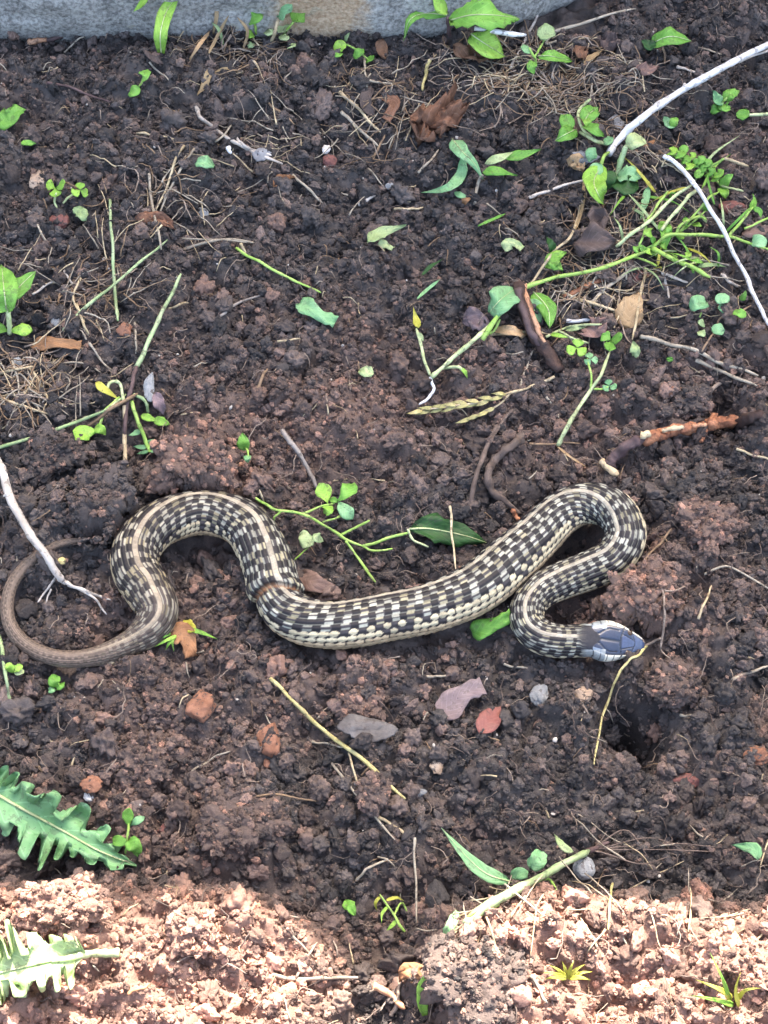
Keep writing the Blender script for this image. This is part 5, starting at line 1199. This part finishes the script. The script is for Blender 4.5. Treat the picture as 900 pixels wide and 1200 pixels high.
plant('curled_weed', 'dark curly leaved weed beyond the white stalk', 'weed', (848, 128), stems=[([(842, 132, 1), (846, 122, 5), (852, 114, 7)], 1.5)],
      leaves=[([(846, 120, 6), (840, 116, 10), (836, 106, 8)], 13, 'ovate', 'bluegreen', dict(wav=.6)), ([(848, 118, 6), (856, 110, 10), (866, 106, 8)], 15, 'ovate', 'green', dict(wav=.6)), ([(846, 122, 6), (850, 126, 8), (856, 126, 5)], 13, 'ovate', 'green', dict(wav=.5)), ([(843, 126, 5), (838, 128, 7), (834, 134, 4)], 12, 'ovate', 'green', dict(wav=.5))])
plant('seedling', 'single round green leaf on a pale stem beyond the white stalk', 'seedling', (880, 134), stems=[([(905, 133, 3), (890, 134, 5), (876, 135, 5)], 2.0, dict(mat='stalk_pale'))], leaves=[([(863, 132, 5), (869, 134, 8), (878, 136, 6)], 14, 'round', 'green')])
plant('seedling', 'dull green leaf sprig below the middle of the white stalk', 'seedling', (787, 145), leaves=[([(790, 150, 3), (782, 142, 7), (778, 136, 5)], 13, 'ovate', 'bluegreen'), ([(788, 150, 3), (790, 142, 7), (794, 138, 5)], 10, 'ovate', 'green')])
# weed of many small leaflets and long green stalks
lf = [(787, 178), (796, 182), (803, 188), (809, 184), (814, 192), (820, 188), (806, 196), (822, 198), (832, 202), (838, 208), (800, 176), (828, 192), (842, 204), (818, 204)]
plant('small_leaved_weed', 'weed with clustered small round leaflets behind the thin whitish stalk', 'weed', (815, 200),
      stems=[([(786, 180, 5), (805, 190, 8), (826, 200, 8), (846, 218, 5)], 1.6), ([(826, 200, 8), (838, 192, 10), (849, 186, 10)], 1.6), ([(849, 186, 10), (862, 189, 8), (877, 195, 5)], 1.9, dict(mat='straw')), ([(846, 218, 5), (860, 221, 5), (871, 224, 3)], 1.3, dict(mat='stalk_pale'))],
      leaves=[([(x-5, y+3, 7), (x, y, 11), (x+6, y-5, 10)], 10, 'round', 'green' if i % 3 else 'lime', dict(nl=7, nw=4)) for i, (x, y) in enumerate(lf)]
      + [([(845, 220, 5), (852, 210, 9), (859, 204, 8)], 13, 'ovate', 'green'), ([(846, 220, 5), (849, 226, 7), (850, 233, 4)], 13, 'ovate', 'lime')])
plant('trailing_weed', 'trailing weed of long yellow green stalks running to the bark stick', 'weed', (762, 295),
      stems=[([(565, 398, 4), (590, 362, 9), (614, 338, 13), (650, 326, 11), (700, 316, 9), (735, 303, 8), (765, 291, 7)], 3.0, dict(r1=2.2, mat='stalk_green')),
             ([(764, 291, 7), (785, 302, 7), (808, 312, 6), (832, 325, 3)], 2.7, dict(mat='stalk_green')),
             ([(764, 291, 7), (778, 278, 10), (792, 274, 10), (820, 276, 9), (854, 277, 7)], 2.2, dict(mat='stalk_green')),
             ([(722, 289, 3), (750, 268, 8), (780, 240, 11), (810, 217, 8)], 2.1, dict(mat='stalk_pale')),
             ([(775, 270, 6), (790, 250, 10), (806, 233, 10), (818, 220, 8)], 2.2, dict(mat='stalk_pale')),
             ([(757, 260, 6), (770, 240, 10), (783, 224, 9)], 1.6, dict(mat='stalk_green')),
             ([(792, 274, 9), (800, 262, 11), (820, 254, 11), (828, 258, 9)], 1.8), ([(796, 272, 9), (815, 250, 12), (830, 233, 12), (842, 225, 10)], 1.5),
             ([(854, 277, 7), (866, 262, 9), (882, 243, 9)], 1.9), ([(854, 277, 7), (872, 282, 7), (905, 294, 5)], 1.8), ([(872, 268, 7), (890, 260, 8), (905, 254, 7)], 1.4),
             ([(757, 265, 6), (751, 285, 6), (745, 297, 6)], 1.4), ([(740, 300, 7), (758, 306, 6), (770, 312, 4)], 1.5), ([(620, 338, 12), (632, 318, 13), (648, 296, 11), (668, 278, 9), (677, 255, 6), (680, 240, 4)], 1.7, dict(r1=1.6, mat='straw'))],
      leaves=[([(757, 296, 6), (752, 290, 9), (748, 284, 7)], 8, 'lance', 'green'), ([(760, 292, 6), (768, 296, 8), (776, 304, 5)], 9, 'lance', 'lime'), ([(758, 268, 7), (760, 272, 9), (764, 275, 7)], 11, 'round', 'lime'), ([(777, 258, 5), (780, 275, 8), (776, 298, 4)], 15, 'ovate', 'green'),
              ([(880, 245, 9), (884, 235, 11), (882, 226, 10)], 8, 'lance', 'green'), ([(883, 244, 9), (890, 248, 10), (892, 256, 8)], 7, 'lance', 'green'), ([(880, 286, 6), (888, 282, 10), (898, 288, 8)], 15, 'round', 'bluegreen'), ([(818, 312, 4), (836, 310, 6), (852, 313, 3)], 6, 'lance', 'palegreen'),
              ([(640, 314, 11), (652, 300, 14), (664, 296, 12)], 18, 'ovate', 'lime', dict(wav=.6)), ([(645, 300, 11), (650, 310, 12), (660, 318, 9)], 14, 'ovate', 'green', dict(wav=.6)), ([(648, 296, 10), (646, 286, 12), (640, 276, 9)], 10, 'lance', 'darkgreen', dict(wav=.6)),
              ([(625, 342, 9), (642, 362, 12), (644, 385, 5)], 22, 'ovate', 'green', dict(rib=.8, wav=.4)), ([(622, 350, 8), (628, 365, 8), (634, 378, 4)], 20, 'ovate', 'bluegreen')])
rg_ = random.Random(5)
plant('grass_clump', 'tangle of thin yellow green grass blades among the trailing weed stalks', 'grass', (790, 262),
      leaves=[([(x, y, 2), (x+dx*.5+rg_.uniform(-6, 6), y+dy*.5-4, 9), (x+dx, y+dy, 5)], rg_.uniform(2.5, 4.5), 'grass', rg_.choice(['lime', 'green', 'palegreen', 'yellow']), dict(nl=10, nw=4))
              for x, y, dx, dy in [(rg_.uniform(730, 850), rg_.uniform(205, 320), rg_.uniform(-45, 55), rg_.uniform(-55, 30)) for _ in range(26)]])
plant('chickweed_sprig', 'low sprig of small bright leaves under the trailing weed stalks', 'weed', (770, 285),
      stems=[([(740, 300, 3), (770, 285, 6), (800, 270, 6), (828, 246, 4)], 1.2), ([(770, 285, 6), (790, 300, 5), (812, 304, 3)], 1.1)],
      leaves=[([(x, y, 5), (x+dx*.5, y+dy*.5, 9), (x+dx, y+dy, 7)], 8, 'ovate', m_, dict(nl=7, nw=4)) for x, y, dx, dy, m_ in
              [(750, 296, -8, -8, 'green'), (756, 292, 9, 6, 'lime'), (768, 286, -6, -11, 'green'), (774, 284, 8, 8, 'lime'), (786, 277, -4, -12, 'green'), (792, 274, 10, 5, 'lime'), (806, 266, -3, -12, 'green'), (812, 262, 11, 3, 'lime'), (826, 248, 4, -12, 'green'), (790, 300, 4, 10, 'green'), (800, 302, 10, -6, 'lime'), (812, 304, 12, 3, 'green')]])
plant('uprooted_seedling', 'uprooted seedling with a round pale leaf and white curling root', 'seedling', (506, 442),
      stems=[([(506, 442, 3), (530, 420, 6), (556, 398, 8), (575, 380, 10), (590, 362, 12)], 2.8, dict(r1=2.6, mat='stalk_pale')), ([(504, 440, 3), (495, 415, 6), (488, 385, 6)], 1.9, dict(mat='stalk_pale')),
             ([(506, 443, 3), (520, 432, 5), (537, 429, 5), (546, 439, 2)], 1.9, dict(mat='stalk_pale')), ([(504, 442, 3), (509, 455, 3), (502, 466, 2), (491, 474, 1)], 1.9, dict(mat='white_stalk', name='root')), ([(568, 394, 6), (578, 388, 7), (586, 374, 8)], 1.8)],
      leaves=[([(574, 366, 9), (586, 352, 14), (604, 338, 13)], 32, 'round', 'bluegreen', dict(rib=.6)), ([(490, 384, 6), (487, 372, 8), (484, 359, 6)], 9, 'lance', 'yellow'), ([(540, 431, 5), (545, 436, 5), (548, 444, 2)], 5, 'lance', 'lime'), ([(490, 390, 6), (494, 395, 7), (496, 400, 5)], 5, 'ovate', 'palegreen')])
plant('clover_seedling', 'clover with heart shaped leaflets on a long hairy stem right of the bark stick', 'clover', (655, 520),
      stems=[([(654, 522, 1), (668, 492, 4), (690, 460, 6), (703, 440, 8), (715, 411, 9)], 3.0, dict(r1=1.8, mat='stalk_pale')), ([(692, 458, 6), (693, 440, 8), (688, 420, 8)], 1.4), ([(696, 456, 6), (706, 456, 7), (713, 453, 8)], 1.3)],
      leaves=[([(652, 522, 1), (668, 535, 1), (688, 548, 0)], 3, 'strap', 'tanleaf', dict(name='root'))],
      clovers=[(676, 408, 13, 9, 40, 'lime'), (692, 421, 9, 9, 10, 'bluegreen'), (716, 399, 14, 10, 100, 'green'), (714, 452, 9, 8, 20, 'bluegreen')])
plant('clover_sprig', 'small pale clover sprig left of the hairy stemmed clover, under the thin pale stalk', 'clover', (650, 390), stems=[([(640, 395, 3), (660, 385, 5), (675, 382, 6), (705, 380, 4)], 1.6, dict(mat='stalk_pale')), ([(655, 388, 5), (670, 396, 5), (690, 402, 4)], 1.6, dict(mat='stalk_pale'))],
      leaves=[([(645, 392, 4), (655, 393, 6), (668, 396, 4)], 6, 'lance', 'lime'), ([(662, 386, 5), (674, 385, 7), (688, 383, 5)], 7, 'lance', 'palegreen')])
plant('clover_patch', 'sparse clover seedlings with round leaflets beyond the tan leaf', 'clover', (838, 380),
      stems=[([(822, 412, 1), (832, 395, 3), (838, 388, 5), (845, 372, 6), (866, 366, 6), (880, 358, 5)], 1.2, dict(mat='straw_brown')), ([(820, 372, 3), (822, 366, 4)], 1)],
      leaves=[([(808, 360, 6), (816, 355, 10), (828, 354, 8)], 19, 'round', 'bluegreen'), ([(838, 352, 6), (846, 350, 9), (855, 352, 7)], 13, 'round', 'bluegreen'), ([(842, 358, 6), (848, 362, 8), (854, 368, 5)], 10, 'round', 'bluegreen'), ([(860, 364, 6), (867, 367, 8), (875, 370, 6)], 11, 'round', 'green'),
              ([(834, 388, 5), (841, 386, 8), (849, 388, 6)], 14, 'round', 'bluegreen'), ([(818, 376, 4), (822, 378, 6), (826, 381, 4)], 9, 'round', 'palegreen'), ([(819, 388, 4), (823, 390, 6), (827, 392, 4)], 9, 'round', 'palegreen'), ([(868, 352, 6), (872, 346, 8), (874, 340, 7)], 8, 'lance', 'green')])
plant('leafy_sprig', 'spindly green sprig with lobed leaves sprawling behind the snake', 'weed', (340, 602),
      stems=[([(288, 575, 3), (305, 588, 5), (322, 597, 7), (352, 602, 9), (378, 615, 9), (402, 630, 8), (425, 640, 6)], 1.8, dict(mat='stalk_green')), ([(352, 603, 9), (372, 595, 10), (392, 590, 11)], 1.4), ([(378, 612, 9), (392, 608, 9), (406, 602, 8)], 1.4),
             ([(400, 627, 8), (416, 618, 9), (433, 610, 8)], 1.7), ([(425, 640, 6), (448, 633, 7), (480, 624, 5)], 2.0), ([(405, 634, 7), (420, 655, 5), (440, 682, 2)], 1.7), ([(425, 640, 6), (440, 646, 5), (460, 643, 4)], 1.4), ([(478, 620, 5), (484, 633, 5), (502, 641, 4)], 1.5, dict(mat='stalk_pale')),
             ([(330, 598, 7), (322, 606, 5), (320, 612, 3)], 1.3), ([(310, 590, 6), (304, 574, 5)], 1.2, dict(mat='straw')), ([(345, 656, 3), (356, 646, 6), (362, 640, 8)], 0.9)],
      leaves=[([(384, 590, 11), (380, 578, 15), (374, 566, 14)], 20, 'obovate', 'lime'), ([(385, 592, 11), (384, 598, 12), (380, 602, 10)], 13, 'round', 'lime'), ([(395, 588, 12), (405, 578, 15), (414, 566, 14)], 20, 'obovate', 'green'), ([(396, 588, 12), (404, 598, 12), (413, 609, 9)], 17, 'obovate', 'bluegreen'), ([(396, 588, 12), (391, 586, 13), (386, 585, 12)], 8, 'ovate', 'green'),
              ([(366, 628, 9), (359, 634, 11), (355, 643, 7)], 20, 'ovate', 'palegreen'), ([(367, 626, 9), (372, 630, 10), (379, 634, 7)], 12, 'ovate', 'palegreen'), ([(362, 625, 9), (356, 626, 10), (350, 629, 8)], 9, 'ovate', 'palegreen')])
plant('seedling', 'tiny green seedling alone above the leafy sprig', 'seedling', (289, 530), stems=[([(290, 540, 1), (291, 533, 4), (288, 525, 6)], 1.2)], leaves=[([(286, 528, 5), (285, 518, 9), (284, 507, 8)], 15, 'ovate', 'green'), ([(290, 534, 4), (290, 538, 6), (291, 542, 3)], 9, 'ovate', 'bluegreen')])
plant('seedling', 'tiny two leaved seedling near the foot of the edging stone', 'seedling', (163, 100), stems=[([(162, 103, 1), (165, 98, 4), (168, 92, 5)], 1.2)], leaves=[([(164, 103, 3), (157, 107, 6), (150, 111, 4)], 14, 'ovate', 'green'), ([(167, 94, 5), (169, 88, 8), (173, 81, 7)], 13, 'ovate', 'green')])
plant('clover_seedling', 'pair of bright clover leaves beside the round tan pebble', 'clover', (72, 235), stems=[([(66, 245, 1), (64, 236, 4), (66, 226, 7)], 1.4, dict(mat='stalk_pale')), ([(74, 238, 1), (82, 230, 4), (92, 224, 6)], 1.4, dict(mat='stalk_pale')), ([(72, 214, 4), (80, 215, 6), (90, 220, 6)], 1.2, dict(mat='straw_brown'))],
      clovers=[(65, 220, 13, 8, 90, 'lime'), (94, 223, 11, 7, 30, 'lime')])
plant('clover_seedling', 'row of tiny green leaflets on open soil under the tan patch of the stone', 'clover', (420, 62), stems=[([(392, 60, 2), (405, 52, 5), (420, 60, 5), (434, 72, 3)], 1.2)],
      leaves=[([(391, 58, 4), (398, 54, 8), (406, 52, 6)], 14, 'round', 'lime'), ([(392, 66, 4), (396, 64, 6), (401, 62, 4)], 8, 'ovate', 'green'), ([(414, 67, 4), (420, 62, 7), (427, 57, 6)], 12, 'ovate', 'green'), ([(428, 70, 4), (433, 70, 6), (438, 68, 4)], 11, 'round', 'green'), ([(404, 48, 4), (407, 42, 6), (410, 38, 5)], 6, 'lance', 'palegreen')])
plant('leafy_weed', 'leafy weed overhanging the tan patch of the edging stone', 'weed', (325, 40), stems=[([(318, 48, 1), (322, 34, 10), (328, 20, 18)], 2.2, dict(mat='straw')), ([(330, 44, 1), (340, 30, 10), (348, 20, 14)], 1.5)],
      leaves=[([(326, 18, 18), (332, 6, 24), (346, -6, 24)], 24, 'ovate', 'bluegreen', dict(teeth=.2)), ([(342, 24, 14), (349, 19, 17), (357, 26, 13)], 17, 'ovate', 'lime', dict(teeth=.2)), ([(320, 34, 8), (316, 38, 9), (312, 36, 8)], 11, 'round', 'palegreen'), ([(326, 38, 7), (332, 34, 9), (340, 33, 8)], 11, 'round', 'palegreen'), ([(328, 42, 6), (334, 44, 7), (338, 42, 6)], 9, 'round', 'palegreen'), ([(338, 56, 3), (342, 54, 6), (346, 50, 5)], 8, 'ovate', 'palegreen')])
plant('leafy_weed', 'small weed with a rounded leaf in the dry tuft by the stone', 'weed', (300, 30), stems=[([(255, -2, 14), (275, 4, 14), (298, 12, 12)], 3.4, dict(mat='stalk_pale')), ([(300, 40, 2), (299, 28, 8), (300, 18, 12)], 1.6)], leaves=[([(292, 26, 10), (298, 18, 15), (308, 12, 14)], 20, 'ovate', 'green'), ([(288, 42, 5), (293, 40, 7), (298, 41, 5)], 10, 'round', 'lime'), ([(290, 54, 3), (294, 52, 5), (297, 50, 4)], 9, 'ovate', 'palegreen')])
plant('moss_sprig', 'moss like green sprig beside the broad grass blade', 'moss', (202, 30), leaves=[([(200+i*3-8, 36-(i % 3)*4, 2), (200+i*3-6+(i % 2)*4, 30-(i % 3)*5, 6), (200+i*3-8+(i % 4)*3, 22-(i % 3)*4, 5)], 5, 'lance', 'darkgreen' if i % 2 else 'green') for i in range(7)])
plant('seedling', 'tiny bright sprig left of the tail beside the dusky stalk', 'seedling', (14, 786), leaves=[([(12, 788, 2), (11, 782, 6), (8, 777, 5)], 10, 'round', 'lime'), ([(14, 786, 2), (20, 783, 5), (26, 779, 4)], 9, 'round', 'lime'), ([(16, 788, 2), (22, 788, 5), (28, 785, 4)], 7, 'round', 'palegreen')])
plant('seedling', 'tiny dark green seedling below the lower curve of the tail', 'seedling', (66, 806), leaves=[([(66, 806, 2), (63, 798, 6), (68, 792, 5)], 13, 'round', 'green'), ([(66, 806, 2), (70, 804, 5), (73, 800, 4)], 9, 'round', 'green'), ([(64, 806, 2), (60, 808, 5), (57, 808, 4)], 9, 'round', 'bluegreen')])
plant('dusky_stalk', 'thick dusky green stalk with root end, strap leaf and round leaves across the heap', 'plant', (600, 1045),
      stems=[([(545, 1084, 4), (570, 1062, 8), (602, 1044, 10), (640, 1024, 9), (678, 1003, 6), (690, 997, 5)], 6.2, dict(r1=3.8, mat='stalk_dusky', seg=9)), ([(688, 998, 5), (700, 993, 4), (714, 987, 3)], 4.2, dict(r1=2, mat='bark_purple', name='root'))]
      + [([(690+i*2, 996, 4), (700+i*16, 990-(i % 3)*8+(i % 2)*22, 3), (712+i*24, 985+(i*37 % 40)-12, 1)], 1.1, dict(r1=.6, mat='root', name='root')) for i in range(7)]
      + [([(590, 1052, 8), (640, 1030, 5), (652, 1045, 3), (658, 1050, 1)], 1.8, dict(mat='stalk_green')), ([(545, 1082, 4), (552, 1072, 7), (566, 1066, 7), (585, 1060, 6)], 2.0, dict(mat='stalk_green'))],
      leaves=[([(600, 1034, 9), (570, 1024, 13), (545, 1002, 12), (517, 970, 5)], 17, 'lance', 'bluegreen', dict(rib=.7)), ([(622, 1018, 8), (630, 1008, 12), (636, 998, 10)], 20, 'round', 'bluegreen'), ([(598, 1028, 8), (608, 1024, 11), (618, 1028, 9)], 15, 'round', 'bluegreen'), ([(672, 998, 7), (660, 992, 9), (649, 977, 6)], 9, 'lance', 'palegreen')])
plant('straw_tuft', 'dry straw tuft with a pale strip beside the leafy weed at the stone', 'grass', (255, 40),
      leaves=[([(245, 62, 2), (256, 40, 8), (268, 18, 10)], 4, 'strap', 'tanleaf'), ([(222, 70, 2), (234, 52, 6), (246, 36, 5)], 5, 'strap', 'tanleaf'), ([(252, 22, 8), (240, 12, 10), (230, 4, 8)], 4, 'strap', 'tanleaf'), ([(250, 40, 5), (254, 14, 12), (248, -6, 16)], 5, 'strap', 'tanleaf'), ([(262, 52, 3), (256, 34, 9), (248, 26, 8)], 4, 'strap', 'palegreen'), ([(285, 58, 3), (290, 36, 9), (278, 20, 10)], 4, 'strap', 'tanleaf'), ([(250, 86, 2), (264, 80, 4), (278, 84, 2)], 3.5, 'strap', 'tanleaf')])

# straws that would share a label are told apart by their length
same = {}
for o in COL.objects:
    if o.name.startswith('straw_bit'): same.setdefault(o['label'], []).append(o)
for lb, os_ in same.items():
    if len(os_) == 2:
        os_.sort(key=lambda o: o.dimensions.length)
        w0, rest = lb.split(' ', 1)
        os_[0]['label'] = 'shorter '+rest+', one of two'; os_[1]['label'] = 'longer '+rest+', one of two'

# ------------------------------------------------------------------ loose crumbs clinging to the clods
pk = [c for c in CLODV if rng.uniform() < min(.5, .55/c[2])]
cp = np.array([tuple(c[0]) for c in pk]); cs = .0006+.0016*rng.uniform(0, 1, len(pk))**2.2
dd_, _, _ = snake_dist(cp[:, 0], cp[:, 1]); kk = dd_ > .001
scatter('clod_crumbs', cp[kk][:, :2], cp[kk][:, 2]+cs[kk]*.1, cs[kk], np.clip(np.array([c[1] for c in pk])[kk]+rng.normal(0, .2, int(kk.sum())), 0, 1.9), lib, 14)
